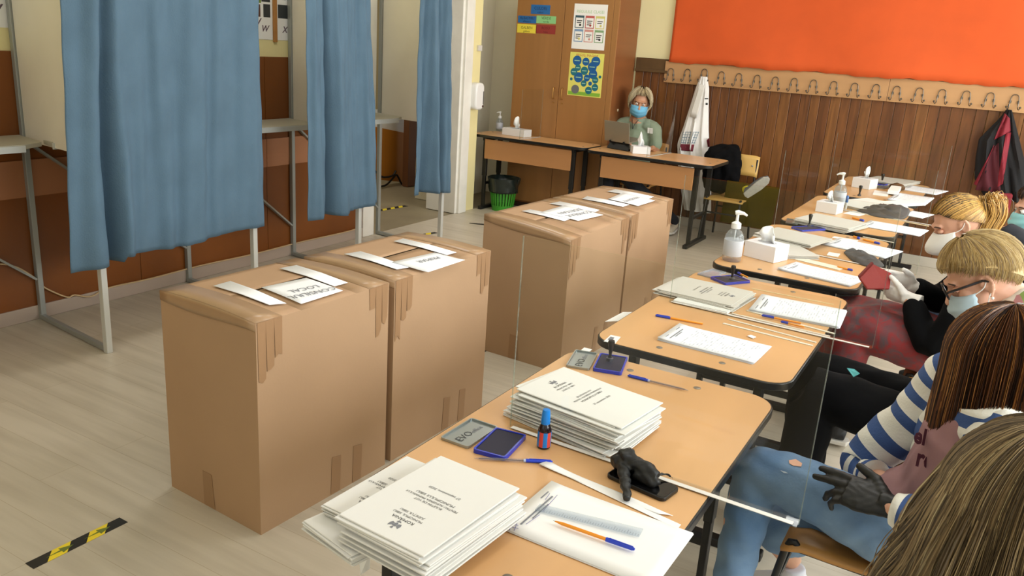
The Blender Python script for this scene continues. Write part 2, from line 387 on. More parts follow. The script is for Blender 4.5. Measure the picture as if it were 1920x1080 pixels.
# alphabet posters on the left wall
purple = M('poster_purple_ink', '#6a5560', .7); redk = M('poster_red', '#a03a34', .6); blk = M('poster_dark_photo', '#33373a', .6); grn = M('poster_green', '#6f8a3c', .6); brn = M('poster_brown_photo', '#5d3a2c', .6); bl2 = M('poster_blue', '#274a7c', .6)
def wall_quad(mb, p0, p1, mi=0, off=.002):
    a = at(*p0, x=XL); c = at(*p1, x=XL); y0, y1 = sorted((a.y, c.y)); z0, z1 = sorted((a.z, c.z))
    mb.box((XL+off-.001, y0, z0), (XL+off+.0006, y1, z1), mi); return y0, y1, z0, z1
def poster(name, label, y0, y1, z0, z1, pics, words):
    t = thing(name, label, 'poster', (XL, (y0+y1)/2, z0), 'alphabet posters above the brown wall panels')
    MB().box((XL+.0005, y0, z0), (XL+.003, y1, z1)).build('sheet', white_paper, t)
    for (u0, v0, u1, v1, m) in pics:
        MB().box((XL+.003, y0+u0*(y1-y0), z0+v0), (XL+.0036, y0+u1*(y1-y0), z0+v1)).build('picture', m, t)
    for (s, u, v, size, m, sh) in words:
        text_part(s, 'lettering', m, t, (XL+.0032, y0+u*(y1-y0), z0+v), (0, 1, 0), (0, 0, 1), size, shear=sh)
poster('alphabet_poster', 'alphabet poster with letter w and small photos beside the large curtain', 4.36, 4.565, 1.66, 2.15,
       [(.12, .155, .44, .24, brn), (.58, .155, .9, .245, blk), (.5, .26, .9, .34, blk), (.3, .25, .48, .3, grn), (.62, .35, .86, .42, bl2)],
       [('W', .3, .36, .17, redk, 0), ('w', .62, .085, .10, purple, .3), ('V', .2, .1, .12, purple, .3)])
poster('alphabet_poster', 'alphabet poster with letter x half hidden by the middle booth panel', 4.60, 4.80, 1.66, 2.15,
       [(.1, .155, .62, .25, blk)], [('Xx', .32, .33, .15, bl2, 0), ('x', .42, .085, .10, purple, .3)])
poster('alphabet_poster', 'alphabet poster at the far left edge with a cursive letter', 2.34, 2.66, 1.66, 2.15,
       [(.1, .3, .9, .44, bl2)], [('v', .78, .10, .14, purple, .3)])
tag(MB().box((XL+.001, 4.568, 1.645), (XL+.02, 4.598, 2.3)).build('wooden_strip', M('varnished_strip', '#b07a3f', .4, var=.1, vscale=20), bevel=.003), 'narrow varnished wooden strip between the two alphabet posters', 'wood strip')
# cable along the left skirting
pts = [at(*p, x=XL+.03) for p in ((0, 495), (18, 497), (40, 505), (72, 526), (85, 540), (125, 557), (140, 553), (170, 556))] + [Vector((XL+.03, y, .092+.004*math.sin(y*7))) for y in (3.1, 3.4, 3.8, 4.3, 4.8, 5.3, 5.5)]
tag(MB().tube(catmull(pts, 4), .005, 6).build('cable', M('cream_cable', '#d9bd90', .5), smooth=60), 'thin cream cable sagging along the foot of the brown wall', 'cable')

# ------------------------------------------------------------------ cupboard
cb = thing('wardrobe', 'tall brown wooden two-door cupboard with posters in the back corner', 'wardrobe', (-4.04, 8.12, 0))
wdm = M('cupboard_veneer', '#a0703f', .42, var=.08, vscale=3, stretch=(3, 3, .15), dist=.4)
wds = M('cupboard_side_veneer', '#87532c', .45, var=.10, vscale=3, stretch=(1, .2, 3), dist=.4)
cx0, cx1, cy0, cy1, ch = -4.60, -3.44, 7.90, 8.44, 2.34
MB().box((cx0, cy0+.02, .06), (cx1, cy1, ch)).build('carcass', wds, cb, bevel=.003)
MB().box((cx0+.03, cy0+.04, 0), (cx1-.03, cy1, .06)).build('plinth', M('dark_plinth', '#3a2417', .6), cb)
xm = at(1052, 112, y=cy0).x
brass = M('brass', '#b98c4e', .35, metal=.8)
for a, c, hx in ((cx0, xm-.0025, xm-.05), (xm+.0025, cx1-.06, xm+.05)):
    dr = MB().box((a, cy0, .08), (c, cy0+.02, ch-.03)).build('door', wdm, cb, bevel=.002)
    z = at(1045, 175, y=cy0).z
    MB().tube(catmull([(hx, cy0, z+.055), (hx, cy0-.025, z+.05), (hx, cy0-.03, z), (hx, cy0-.025, z-.05), (hx, cy0, z-.055)], 4), .006, 6).build('handle', brass, dr, smooth=50)
    MB().lathe([(.008, 0), (.008, .006)], (hx, cy0+.001, z-.10), 8, axis=(0, -1, 0)).build('lock', brass, dr)
MB().box((cx1-.058, cy0, .08), (cx1, cy0+.02, ch-.03)).build('side_stile', wdm, cb, bevel=.002)
ps = at(1154, 210, y=8.1)
MB().lathe([(.012, 0), (.016, .004), (.010, .010)], (cx1, 8.1, ps.z+.02), 10, axis=(1, 0, 0)).build('side_knob', M('ivory_knob', '#d9c9a6', .4), cb)
# colour cards
def card(name, label, cat, c0, c1, mat, lines, group=None, y=None):
    y = cy0 if y is None else y
    a = at(*c0, y=y); c = at(*c1, y=y); x0, x1 = sorted((a.x, c.x)); z0, z1 = sorted((a.z, c.z))
    t = thing(name, label, cat, ((x0+x1)/2, y, z0), group)
    MB().box((x0, y-.0022, z0), (x1, y-.0006, z1)).build('sheet', mat, t)
    for s, u, v, size, m in lines:
        text_part(s, 'lettering', m, t, (x0+u*(x1-x0), y-.0022, z0+v*(z1-z0)), (1, 0, 0), (0, 0, 1), size)
    return t, x0, x1, z0, z1
navy = M('navy_ink', '#10264a', .6); dkred = M('maroon_ink', '#5c1418', .6); dkg = M('dark_green_ink', '#2d5a38', .6); olive = M('olive_ink', '#5e5a20', .6)
g = 'colour name cards on the cupboard door'
cb_blue = M('card_blue', '#1d68ae', .5); cb_green = M('card_green', '#8fce8c', .5)
card('colour_card', 'blue colour card topmost of the five on the cupboard door', 'card', (996.5, 8.5), (1031, 27.5), cb_blue, [('CULORI', .5, .62, .042, navy), ('culori', .5, .2, .03, navy)], g)
card('colour_card', 'blue colour card directly above the yellow card', 'card', (972, 29), (1005, 44), cb_blue, [('ALBASTRU', .5, .68, .036, navy), ('albastru', .5, .22, .03, navy)], g)
card('colour_card', 'pale green colour card on the cupboard door', 'card', (1006.5, 29), (1042, 45), cb_green, [('VERDE', .5, .68, .038, dkg), ('verde', .5, .22, .03, dkg)], g)
card('colour_card', 'yellow colour card on the cupboard door', 'card', (970.5, 44.5), (1005, 63), M('card_yellow', '#efdc4a', .5), [('GALBEN', .5, .6, .038, olive), ('galben', .5, .2, .03, olive)], g)
card('colour_card', 'dark red colour card below the pale green card', 'card', (1005.5, 45.5), (1041, 64.5), M('card_red', '#95312f', .5), [('ROSU', .5, .62, .038, dkred), ('rosu', .5, .2, .03, dkred)], g)
t, x0, x1, z0, z1 = card('class_rules_poster', 'white poster with six small bordered cards on the cupboard door', 'poster', (1078, 6.5), (1132.5, 95), white_paper, [('REGULILE CLASEI', .5, .83, .040, M('poster_pale_green', '#a9cf9a', .6))])
bord = [M('border_slate', '#3c5a66', .6), M('border_red', '#c25a55', .6), M('border_yellow', '#d8cf7a', .6), M('border_blue', '#7f9cc0', .6), M('border_pink', '#d79a92', .6), M('border_leaf', '#86a878', .6)]
W_, H_ = x1-x0, z1-z0
for k in range(6):
    u, v = k % 3, k//3
    a = x0+W_*(.055+u*.31); c = a+W_*.27; zt = z1-H_*(.255+v*.305); zb = zt-H_*.28
    mb = MB(); mb.box((a, cy0-.0030, zb), (c, cy0-.0022, zt)); f_ = mb.build('rule_card', bord[k], t)
    MB().box((a+.008, cy0-.0034, zb+.008), (c-.008, cy0-.0030, zt-.022)).build('card_face', white_paper, f_)
    for q in range(2+(k % 2)): MB().box((a+.02, cy0-.0037, zt-.055-q*.018), (c-.02-.01*q, cy0-.0034, zt-.047-q*.018)).build('text_line', ink, f_)
    MB().lathe([(.012, 0), (.012, .0006)], ((a+c)/2+.01, cy0-.0034, zb+.03), 10, axis=(0, -1, 0)).build('pictogram', (ink, redk, bord[2], bord[2], bord[4], ink)[k], f_)
t, x0, x1, z0, z1 = card('magic_words_poster', 'yellow and green poster with blue bubbles below the white poster', 'poster', (1070, 97), (1126, 184), M('poster_yellow', '#e6e070', .5), [('REGULI MAGICE', .5, .94, .034, M('poster_title_red', '#c2472e', .6))])
W_, H_ = x1-x0, z1-z0
MB().box((x0+.01, cy0-.0027, z0+.008), (x1-.01, cy0-.0022, z0+H_*.10)).build('grass_strip', M('poster_grass', '#86b83c', .6), t)
MB().lathe([(.045, 0), (.045, .0006)], (x0+W_*.23, cy0-.0027, z0+H_*.15), 14, axis=(0, -1, 0)).build('grey_figure', M('poster_grey', '#6d6e70', .6), t)
bub = M('poster_bubble_blue', '#155c9c', .5); bub2 = M('poster_bubble_teal', '#1c6f80', .5); bt = M('bubble_text', '#9fd0b8', .6)
for u, v, r, m in ((.22, .81, .13, bub), (.48, .8, .105, bub), (.77, .82, .13, bub), (.68, .69, .13, bub), (.26, .65, .085, bub2), (.15, .55, .1, bub2), (.46, .59, .11, bub2), (.72, .53, .125, bub), (.3, .43, .135, bub), (.55, .43, .09, bub), (.8, .4, .09, bub2), (.47, .3, .085, bub2), (.66, .31, .055, bub), (.81, .23, .095, bub2), (.63, .15, .1, bub2), (.93, .48, .04, bub2), (.09, .38, .04, bub2)):
    bb = MB().lathe([(r*W_, 0), (r*W_, .0005)], (x0+u*W_, cy0-.0028-random.uniform(0, .0004), z0+v*H_), 18, axis=(0, -1, 0)).build('bubble', m, t)
    if r > .06: MB().box((x0+u*W_-r*W_*.6, cy0-.0040, z0+v*H_-.004), (x0+u*W_+r*W_*.6, cy0-.0036, z0+v*H_+.004)).build('text_line', bt, bb)
# ------------------------------------------------------------------ corridor things seen through the door
cs = thing('display_board', 'orange board with a white sheet clipped to it standing in the corridor', 'board', (-6.55, 6.95, 0))
pts = [at(*p, x=-6.6) for p in ((640, 262), (764, 290), (764, 338), (640, 305))]
mb = MB(); A = at(700, 300, x=-7.3); 
def cpt(px, py): return at(px, py, x=-6.25)
MB().slab([cpt(690, 335), cpt(690, 235), cpt(762, 250), cpt(762, 342)], .02, (1, 0, 0)).build('board', M('orange_board', '#c07a25', .5), cs)
MB().slab([cpt(690, 252), cpt(690, 205), cpt(758, 205), cpt(758, 272)], .004, (1, 0, 0)).build('white_sheet', white_paper, cs)
mb = MB(); q = lambda px, py: at(px, py, x=-6.15)
mb.tube(catmull([q(690, 300), q(712, 330), q(735, 330), q(742, 320)], 3), .012, 6); cs2 = mb.build('bent_leg', black_metal, cs, smooth=50)
MB().tube(catmull([q(700, 350), q(722, 348), q(736, 335), q(744, 328), q(754, 346), q(766, 346)], 3), .012, 6).build('bent_leg', black_metal, cs, smooth=50)
for o in cs.children:
    pass
yel = M('hazard_yellow', '#f0d52c', .5); hbk = M('hazard_black', '#1a1918', .5); arrow_g = M('hazard_arrow_green', '#6c7a2a', .5)
def hazard_tape(label, p, q, n, wdt, z=.0, arrows=False, trim=0.):
    p, q = Vector(p), Vector(q); d = q-p; Ln = d.length; X = d.normalized(); Y = Vector((-X.y, X.x, 0))
    t = thing('hazard_tape', label, 'floor tape', (p+q)/2, 'black and yellow floor tapes')
    sk = wdt*.9; h = wdt/2; edges = [Ln*i/n for i in range(n+1)]
    for i in range(n):
        a, c = edges[i], edges[i+1]; s0 = 0 if i == 0 else sk/2; s1 = 0 if i == n-1 else sk/2
        pts = [p+X*(a-s0)-Y*h, p+X*(c-s1)-Y*h, p+X*(c+s1)+Y*h, p+X*(a+s0)+Y*h]
        pts = [Vector((v.x, v.y, z+.0006)) for v in pts]
        o = MB().slab(pts, .0006, (0, 0, 1)).build('band', hbk if i % 2 == 0 else yel, t)
        if arrows and i % 2 == 1:
            m_ = p+X*(a+c)/2; m_.z = z+.0013
            MB().slab([m_+X*.0-Y*.008+X*.03*s for s in ()] or [m_-X*.05, m_+X*.005-Y*.004, m_+X*.005-Y*.016, m_+X*.05, m_+X*.005+Y*.016, m_+X*.005+Y*.004], .0004, (0, 0, 1)).build('arrow', arrow_g, o)
    return t
a0, a1 = at(55, 1062, z=0), at(232, 975, z=0)
hazard_tape('black and yellow hazard tape strip with arrows on the floor at bottom left', a0, a1, 5, .05, arrows=True)
hazard_tape('black and yellow hazard tape on the corridor floor beyond the doorway', at(710, 394, z=0), at(762, 385, z=0), 7, .06, z=-.005)
hazard_tape('short black and yellow hazard tape on the floor in front of the doorway', at(788, 441, z=0), at(818, 436, z=0), 3, .05)
tag(MB().slab([at(x, y, z=.0006) for x, y in ((880, 418), (914, 420), (914, 423), (880, 419))], .0006, (0, 0, 1)).build('floor_tape_scrap', hbk), 'thin dark strip of tape on the floor left of the far boxes', 'floor tape')
tag(MB().slab([at(x, y, z=.0006) for x, y in ((890, 650), (922, 654), (900, 664), (880, 660))], .0006, (0, 0, 1)).build('floor_tape_scrap', hbk), 'black tape scrap on the floor between the near and far boxes', 'floor tape')
# ------------------------------------------------------------------ voting booths
bm_white = M('booth_panel_white', '#e6e1d4', .6, var=.04, vscale=3)
bm_steel = M('booth_grey_steel', '#a2a6a2', .4, metal=.35)
bm_light = M('booth_light_steel', '#d5d8d4', .4, metal=.2)
cur_m = M('blue_curtain_cloth', '#587082', .85, var=.06, vscale=5, bump=.35, bscale=120, spec=.15)
XF = -3.94; XB = -4.69
def curtain(y0t, y1t, y0b, y1b, zb, folds, amp, seed, wrap=0., label=None):
    rr = random.Random(seed); ph = [rr.uniform(0, 6) for _ in range(8)]
    # fold layout: uneven pleats, given as centres (0..1), width, depth
    def fn(u, v):
        t = 1-v                                    # v: 0 top, 1 bottom
        y = (y0t*(1-v)+y1t*v*0+ (y1t-y0t)*(1-v)*u + v*(y0b+(y1b-y0b)*u)) if False else ((y0t+(y1t-y0t)*u)*(1-v)+(y0b+(y1b-y0b)*u)*v)
        x = XF+.03
        for c, wd, dp in folds:
            cc = c+.02*math.sin(3*v+ph[0]+c*9); s = (u-cc)/wd
            x += dp*(.45+.75*v)*math.exp(-s*s)
        x += amp*(.012*math.sin(u*17+ph[1]+1.2*v)+.008*math.sin(u*41+ph[2]-2*v)+.004*math.sin(u*80+v*5+ph[3]))
        x += .006*math.sin(v*9+u*14+ph[4])*math.sin(u*5+ph[5])+.003*math.sin(v*31+u*22+ph[6])
        z = 2.16*(1-v)+(zb(u))*v
        return (x, y, z)
    return fn
def booth(yn, yf, label, curt, shelf=True, near=None):
    t = thing('voting_booth', label, 'voting booth', (XB, yf, 0), 'row of voting booths by the brown wall')
    ybk, yfr = yf+.05, yf-.04
    MB().bar((XB, ybk, 0), (XB, ybk, 2.2), .032).build('back_post', bm_steel, t, bevel=.003)
    MB().bar((XF, yfr, .0), (XF, yfr, 2.2), .034).build('front_post', bm_light, t, bevel=.003)
    MB().bar((XB, ybk-.005, .018), (XF, yfr, .018), .028).build('foot_bar', bm_steel, t, bevel=.003)
    MB().bar((XB, ybk-.005, 2.18), (XF, yfr, 2.18), .028).build('top_bar', bm_steel, t)
    d = Vector((XF-XB, yfr-ybk, 0)).normalized(); nn = Vector((-d.y, d.x, 0))
    p0 = Vector((XB+.02, ybk-.003, 0)); p1 = Vector((XF-.02, yfr+.003, 0))
    MB().slab([p0+Vector((0,0,1.06)), p1+Vector((0,0,1.06)), p1+Vector((0,0,2.16)), p0+Vector((0,0,2.16))], .012, nn).build('side_panel', bm_white, t)
    # shelf with a slanting outer corner, runs back to the previous frame
    MB().prism([(XB-.01, yn+.07), (XB+.34, yn+.0), (XB+.36, yf-.16), (XB+.30, yf-.03), (XB-.01, yf+.03)], 1.065, 1.09).build('shelf', M('booth_shelf', '#b5b1a2', .5), t, bevel=.003)
    MB().bar((XB+.35, yn+.0, 1.07), (XB+.37, yf-.16, 1.07), .012, .034).build('shelf_edge', bm_light, t)
    MB().bar((XB, yn+.06, 1.05), (XB, yf+.03, .25), .012, .034, up=(1, 0, 0)).build('brace', bm_steel, t)
    MB().bar((XF, yn, 2.17), (XF, yf-.04, 2.17), .022).build('curtain_rail', bm_steel, t)
    if curt:
        MB().grid(curt, 150, 60).build('curtain', cur_m, t, smooth=80, solid=.004)
    return t
c1 = curtain(2.47, 3.67, 2.37, 3.68, lambda u: (.50 if u < .215 else .53)+.012*math.sin(u*9), [(.03, .05, .02), (.12, .05, .07), (.185, .022, -.09), (.235, .04, .07), (.31, .05, .02), (.42, .035, .028), (.49, .03, -.02), (.56, .08, .02), (.70, .03, -.018), (.74, .035, .014), (.9, .06, .012)], .8, 3)
c2 = curtain(4.06, 4.67, 4.05, 4.80, lambda u: .515+.01*math.sin(u*7)+(.02 if .55 < u else 0), [(.08, .12, .05), (.27, .03, -.10), (.40, .10, .08), (.62, .12, .02), (.85, .1, .03)], .7, 5)
c3 = curtain(5.26, 5.68, 5.27, 5.76, lambda u: .53+.012*math.sin(u*6), [(.05, .12, .0), (.22, .06, -.05), (.40, .1, .08), (.62, .05, -.05), (.80, .12, .06)], .6, 8)
booth(1.60, 2.61, 'booth frame at the left picture edge with white panel and grey legs', None)
booth(2.61, 3.66, 'nearest voting booth hidden behind the wide closed blue curtain', c1)
booth(3.66, 4.67, 'middle voting booth with its blue curtain half open beside the second post', c2)
booth(4.67, 5.73, 'farthest voting booth in front of the doorway with narrow gathered curtain', c3)

# ------------------------------------------------------------------ cardboard ballot boxes
kraft = M('kraft_cardboard', '#b49373', .75, var=.04, vscale=2.5, bump=.06, bscale=90, spec=.2)
kraft_shade = M('slot_shade_brown', '#4a3320', .9)  # shade inside the box painted as dark brown
tape_m = M('brown_parcel_tape', '#ac8b69', .3, var=.05, vscale=9, stretch=(1, 1, .3), spec=.5); tape_s = M('brown_tape_strip', '#a17d5b', .35, spec=.4)
label_white = M('label_paper', '#f6f8fb', .6)
def carton(label, base, hts, slot, strips, sheet, words, seed, seams=(0, 1)):
    rr = random.Random(seed)
    b = [Vector((p[0], p[1], 0)) for p in base]            # near-left, near-right, far-right, far-left
    tp = [b[i]+Vector((0, 0, hts[i])) for i in range(4)]
    cx = sum((p.x for p in b))/4; cy = sum((p.y for p in b))/4
    t = thing('ballot_box', label, 'cardboard box', (cx, cy, 0), 'tall cardboard ballot boxes')
    def side(i, j, nm):
        nrm = Vector(((b[j]-b[i]).y, -(b[j]-b[i]).x, 0)).normalized()
        def fn(u, v):
            p = (b[i]*(1-u)+b[j]*u)*(1-v)+(tp[i]*(1-u)+tp[j]*u)*v
            return p+nrm*.010*math.sin(PI*u)*math.sin(PI*min(1, v*1.02))
        mb.grid(fn, 8, 8)
    mb = MB()
    for i, j in ((0, 1), (1, 2), (2, 3), (3, 0)): side(i, j, '')
    body = mb.build('body', kraft, t, smooth=35)
    MB().slab([b[0]+Vector((.005,.005,.002)), b[1]+Vector((-.005,.005,.002)), b[2]+Vector((-.005,-.005,.002)), b[3]+Vector((.005,-.005,.002))], .004, (0,0,1)).build('bottom', kraft, t)
    # top: dark sheet below the slot standing in for the shade inside, two long flaps meeting at the slot
    def top(u, v, dz=0.):                                   # u: left-right, v: near-far
        p = (tp[0]*(1-u)+tp[1]*u)*(1-v)+(tp[3]*(1-u)+tp[2]*u)*v
        return p+Vector((0, 0, dz+.010*math.sin(PI*u)))
    us, v0, v1 = slot
    MB().grid(lambda u, v: top(us-.15+.3*u, .1+.8*v, -.05), 2, 2).build('slot_shade', kraft_shade, t)
    MB().grid(lambda u, v: top(.0+us*u, v), 8, 4).build('flap', kraft, t, solid=.003, smooth=60)
    g = .055
    fb = MB(); fb.grid(lambda u, v: top(us+(1-us)*u, v0*v), 6, 2); fb.grid(lambda u, v: top(us+(1-us)*u, v1+(1-v1)*v), 6, 2); fb.grid(lambda u, v: top(us+g*.55+(1-us-g*.55)*u, v0+(v1-v0)*v), 6, 3)
    fb.build('flap', kraft, t, solid=.003, smooth=60)
    # tape over both end edges of the lid, folded down the corners in ragged strips
    for e in seams:
        vv = (0, .17) if e == 0 else (.83, 1.0)
        MB().grid(lambda u, v: top(u, vv[0]+(vv[1]-vv[0])*v, .0026), 8, 2).build('tape', tape_m, t, solid=.0008, smooth=60)
        i, j = (0, 1) if e == 0 else (3, 2)
        nrm = Vector((0, -1 if e == 0 else 1, 0))
        MB().grid(lambda u, v: (tp[i]*(1-u)+tp[j]*u)+nrm*(.0022+.010*math.sin(PI*u)*math.sin(PI*min(1, (1-.05*v)*1.02)))+Vector((0, 0, .0026+.010*math.sin(PI*u)*(1-v)-(.036+.006*math.sin(u*5))*v)), 10, 3).build('tape', tape_m, t, solid=.0008, smooth=60)
        # ragged strips on the right-hand side, and at the far lower edge
        n2 = Vector(((b[2]-b[1]).y, -(b[2]-b[1]).x, 0)).normalized(); f = Vector(b[2]-b[1]); L_ = f.length; f.normalize()
        s0 = .005 if e == 0 else L_-.115
        for k in range(3):
            a = s0+k*.036; ln = (.24, .20, .14)[k] if e == 0 else (.10, .20, .15)[k]; ln *= rr.uniform(.85, 1.1)
            ztop = hts[1]*(1-a/L_)+hts[2]*(a/L_)
            q = [b[1]+f*a+Vector((0,0,ztop+.002)), b[1]+f*(a+.0365)+Vector((0,0,ztop+.002)), b[1]+f*(a+.0365-.004)+Vector((0,0,ztop-ln*rr.uniform(.85, 1))), b[1]+f*(a+.018)+Vector((0,0,ztop-ln*rr.uniform(.9, 1.08))), b[1]+f*(a+.002)+Vector((0,0,ztop-ln))]
            zz_ = [p.z for p in q]; bl = lambda p: .010*math.sin(PI*min(1, max(0, (Vector((p.x, p.y, 0))-b[1]).length/L_)))*math.sin(PI*min(1, p.z/ztop*1.02))
            MB().slab([p+n2*(.0016+.0003*k+bl(p)) for p in q], .0006, n2).build('tape_strip', tape_s, t)
        if e == 0:
            q = [b[0]+(b[1]-b[0])*u_+Vector((0, -.0092, z_)) for u_, z_ in ((.40, .15), (.50, .15), (.51, .005), (.39, .005))]
            q = [p+Vector((0, .0080-.010*math.sin(PI*p.z/hts[0]), 0)) for p in q]
            MB().slab(q[::-1], .0008, (0, -1, 0)).build('tape_strip', tape_s, t)
        q = [b[1]+f*(L_*(.52 if e == 0 else .7)+o_)+n2*(.0012+.010*math.sin(PI*(.54 if e == 0 else .73))*math.sin(PI*min(1, z_/hts[1]))*.97)+Vector((0, 0, z_)) for o_, z_ in ((0, .17), (.05, .16), (.05, .005), (0, .005))]
        MB().slab(q[::-1], .0008, n2).build('tape_strip', tape_s, t)
    zt = max(hts)
    def onlid(px, py, dz): 
        p = at(px, py, z=sum(hts)/4+.012)
        # follow the lid's own surface
        for _ in range(6):
            X = (p.x-tp[0].x)/(tp[1].x-tp[0].x); Y = (p.y-tp[0].y)/(tp[3].y-tp[0].y)
            p = at(px, py, z=top(min(1, max(0, X)), min(1, max(0, Y)), .004).z)
        p.z += dz; return p
    for q in strips:
        pts = [onlid(*c, .005) for c in q]                  # 4 corners: two ends of a long strip
        def fn(u, v):
            p = (pts[0]*(1-v)+pts[3]*v)*(1-u)+(pts[1]*(1-v)+pts[2]*v)*u
            X = (p.x-tp[0].x)/(tp[1].x-tp[0].x); Y = (p.y-tp[0].y)/(tp[3].y-tp[0].y)
            p.z = top(min(1, max(0, X)), min(1, max(0, Y)), .0085).z; return p
        MB().grid(fn, 8, 2).build('paper_strip', label_white, t, solid=.0008, smooth=60)
    pts = [onlid(*c, .005) for c in sheet]
    def fn(u, v):
        p = (pts[0]*(1-v)+pts[3]*v)*(1-u)+(pts[1]*(1-v)+pts[2]*v)*u
        X = (p.x-tp[0].x)/(tp[1].x-tp[0].x); Y = (p.y-tp[0].y)/(tp[3].y-tp[0].y)
        p.z = top(min(1, max(0, X)), min(1, max(0, Y)), .0105).z; return p
    lb = MB().grid(fn, 6, 6).build('label_sheet', label_white, t, solid=.0008, smooth=60)
    if words:
        c = onlid(*words[1], .014); r = onlid(*words[2], .014)-onlid(*words[3], .014); r.z = 0
        upv = Vector((-r.y, r.x, 0)); n = len(words[0])
        for k, s in enumerate(words[0]):
            pos = c+upv.normalized()*((n-1)/2-k)*words[4]*1.25
            X = (pos.x-tp[0].x)/(tp[1].x-tp[0].x); Y = (pos.y-tp[0].y)/(tp[3].y-tp[0].y)
            e1 = top(X, Y); e2 = top(min(1,X+.1), Y); sl = (e2-e1); up2 = upv.copy(); 
            # tilt with the lid
            nrm = (top(min(1,X+.05), Y)-e1).cross(top(X, min(1,Y+.05))-e1).normalized()
            rr_ = r-nrm*r.dot(nrm); pos.z = e1.z+.0125
            text_part(s, 'lettering', grey_ink, lb, pos, rr_, nrm.cross(rr_), words[4])
    return t
carton('cardboard ballot box nearest the camera, labelled for the local council', [(-2.53, 1.872), (-2.005, 1.84), (-1.975, 2.51), (-2.50, 2.53)], [.81, .81, .81, .81], (.48, .30, .72),
       [[(400, 538), (432, 529), (537, 571), (505, 574)], [(524, 505), (556, 499), (652, 532), (627, 539)]],
       [(490, 542), (574, 524), (643, 548), (565, 573)], (['CONSILIUL', 'LOCAL'], (578, 549), (550, 555), (606, 543), .042), 1)
carton('cardboard ballot box pushed up behind the nearest one, beside the table', [(-2.48, 2.56), (-1.973, 2.545), (-1.955, 3.25), (-2.44, 3.24)], [.815, .81, .81, .82], (.50, .25, .68),
       [[(645, 478), (676, 473), (768, 503), (744, 507)], [(738, 454), (756, 449), (856, 475), (838, 480)]],
       [(735, 494), (815, 476), (872, 490), (803, 513)], (['PRIMAR'], (803, 490), (785, 494), (821, 486), .04), 2)
carton('cardboard ballot box in the far pair, its near half', [(-2.42, 3.93), (-1.85, 3.90), (-1.83, 4.66), (-2.40, 4.70)], [.815, .765, .785, .81], (.46, .3, .7),
       [[(978, 397), (994, 394), (1073, 410), (1058, 416)], [(1030, 383), (1050, 379), (1124, 395), (1116, 399)]],
       [(1013, 400), (1058, 387), (1131, 405), (1084, 416)], (['CONSILIUL', 'JUDETEAN'], (1077, 401), (1063, 404), (1093, 398), .05), 3)
carton('cardboard ballot box in the far pair, the one nearer the back desks', [(-2.40, 4.73), (-1.83, 4.69), (-1.83, 5.44), (-2.38, 5.48)], [.81, .785, .795, .805], (.5, .3, .7),
       [[(1091, 374), (1101, 369), (1180, 385), (1168, 389)], [(1138, 360), (1154, 356), (1226, 370), (1216, 374)]],
       [(1140, 375), (1168, 363), (1228, 378), (1196, 388)], (['PRESEDINTE'], (1183, 376), (1173, 379), (1193, 373), .04), 4)

# ------------------------------------------------------------------ school desks
def desk(label, W, L, H, loc, rz, group, panel=True):
    """local: width along x, length along y, origin in the middle of the floor footprint; panel on the -x side"""
    t = thing('school_desk', label, 'desk', (0, 0, 0), group)
    top = rrect(-W/2+.006, -L/2+.006, W/2-.006, L/2-.006, .085, 6); edge = rrect(-W/2, -L/2, W/2, L/2, .09, 6)
    MB().prism(edge, H-.030, H-.0015).build('edge_band', black_plastic, t, bevel=.004, smooth=40)
    MB().prism(top, H-.004, H).build('tabletop', oak, t)
    for s in (-1, 1):
        ye = s*(L/2-.16)
        for xs in (-1, 1):
            lg = MB(); lg.bar((xs*W*.33, ye, .36), (xs*W*.33, ye, H-.03), .05, .03); lg.bar((xs*W*.33, ye, .03), (xs*W*.33, ye, .40), .04, .024)
            l_ = lg.build('leg', black_metal, t, bevel=.004)
            MB().lathe([(.009, 0), (.009, .006)], (xs*W*.33, ye-.0155, .40), 8, axis=(0, -1, 0)).build('bolt', steel, l_)
        MB().bar((-W*.48, ye, .018), (W*.48, ye, .018), .045, .036).build('foot_bar', black_metal, t, bevel=.006)
        MB().bar((-W*.33, ye, .28), (W*.33, ye, .28), .03, .025).build('crossbar', black_metal, t)
        MB().bar((-W*.40, ye, H-.05), (W*.40, ye, H-.05), .04, .03).build('top_bar', black_metal, t)
        for xs in (-1, 1):
            MB().lathe([(.011, -.001), (.012, .0008), (.009, .0022), (.003, .0024)], (xs*.115, s*(L/2-.075), H), 14).build('bolt_cap', M('bolt_cap_grey', '#8c8478', .4, metal=.6), t, smooth=60)
    if panel:
        MB().box((-W/2+.035, -L/2+.17, H-.25), (-W/2+.053, L/2-.17, H-.045)).build('front_panel', M('desk_front_panel', '#b98352', .45, var=.08, vscale=4, stretch=(1, .1, 1)), t, bevel=.002)
    t.location = loc; t.rotation_euler = (0, 0, rz)
    return t
TX = -.777; TW = .713; TZ = .75
TY = [(1.165, 2.50), (2.622, 3.885), (4.04, 5.40), (5.53, 6.90), (7.03, 8.36)]
labs = ['front school desk with ballot stacks, phone and black glove', 'second school desk in the row with a lone orange pen', 'third school desk in the row with a clear pump bottle and tissues', 'fourth school desk in the row under a dark grey cloth', 'fifth school desk in the row against the back wall']
for (a, c), lb in zip(TY, labs): desk(lb, TW, c-a, TZ, (TX, (a+c)/2, 0), 0, 'desks in the long row', panel=False)
DZ = .80
desk('left back desk in front of the cupboard with tissues and sanitiser', .44, 1.36, DZ, (-4.14, 7.665, 0), rad(90), 'desks along the back wall')
desk('right back desk with laptop in front of the woman in mint', .62, 1.27, DZ, (-2.79, 7.66, 0), rad(90), 'desks along the back wall')

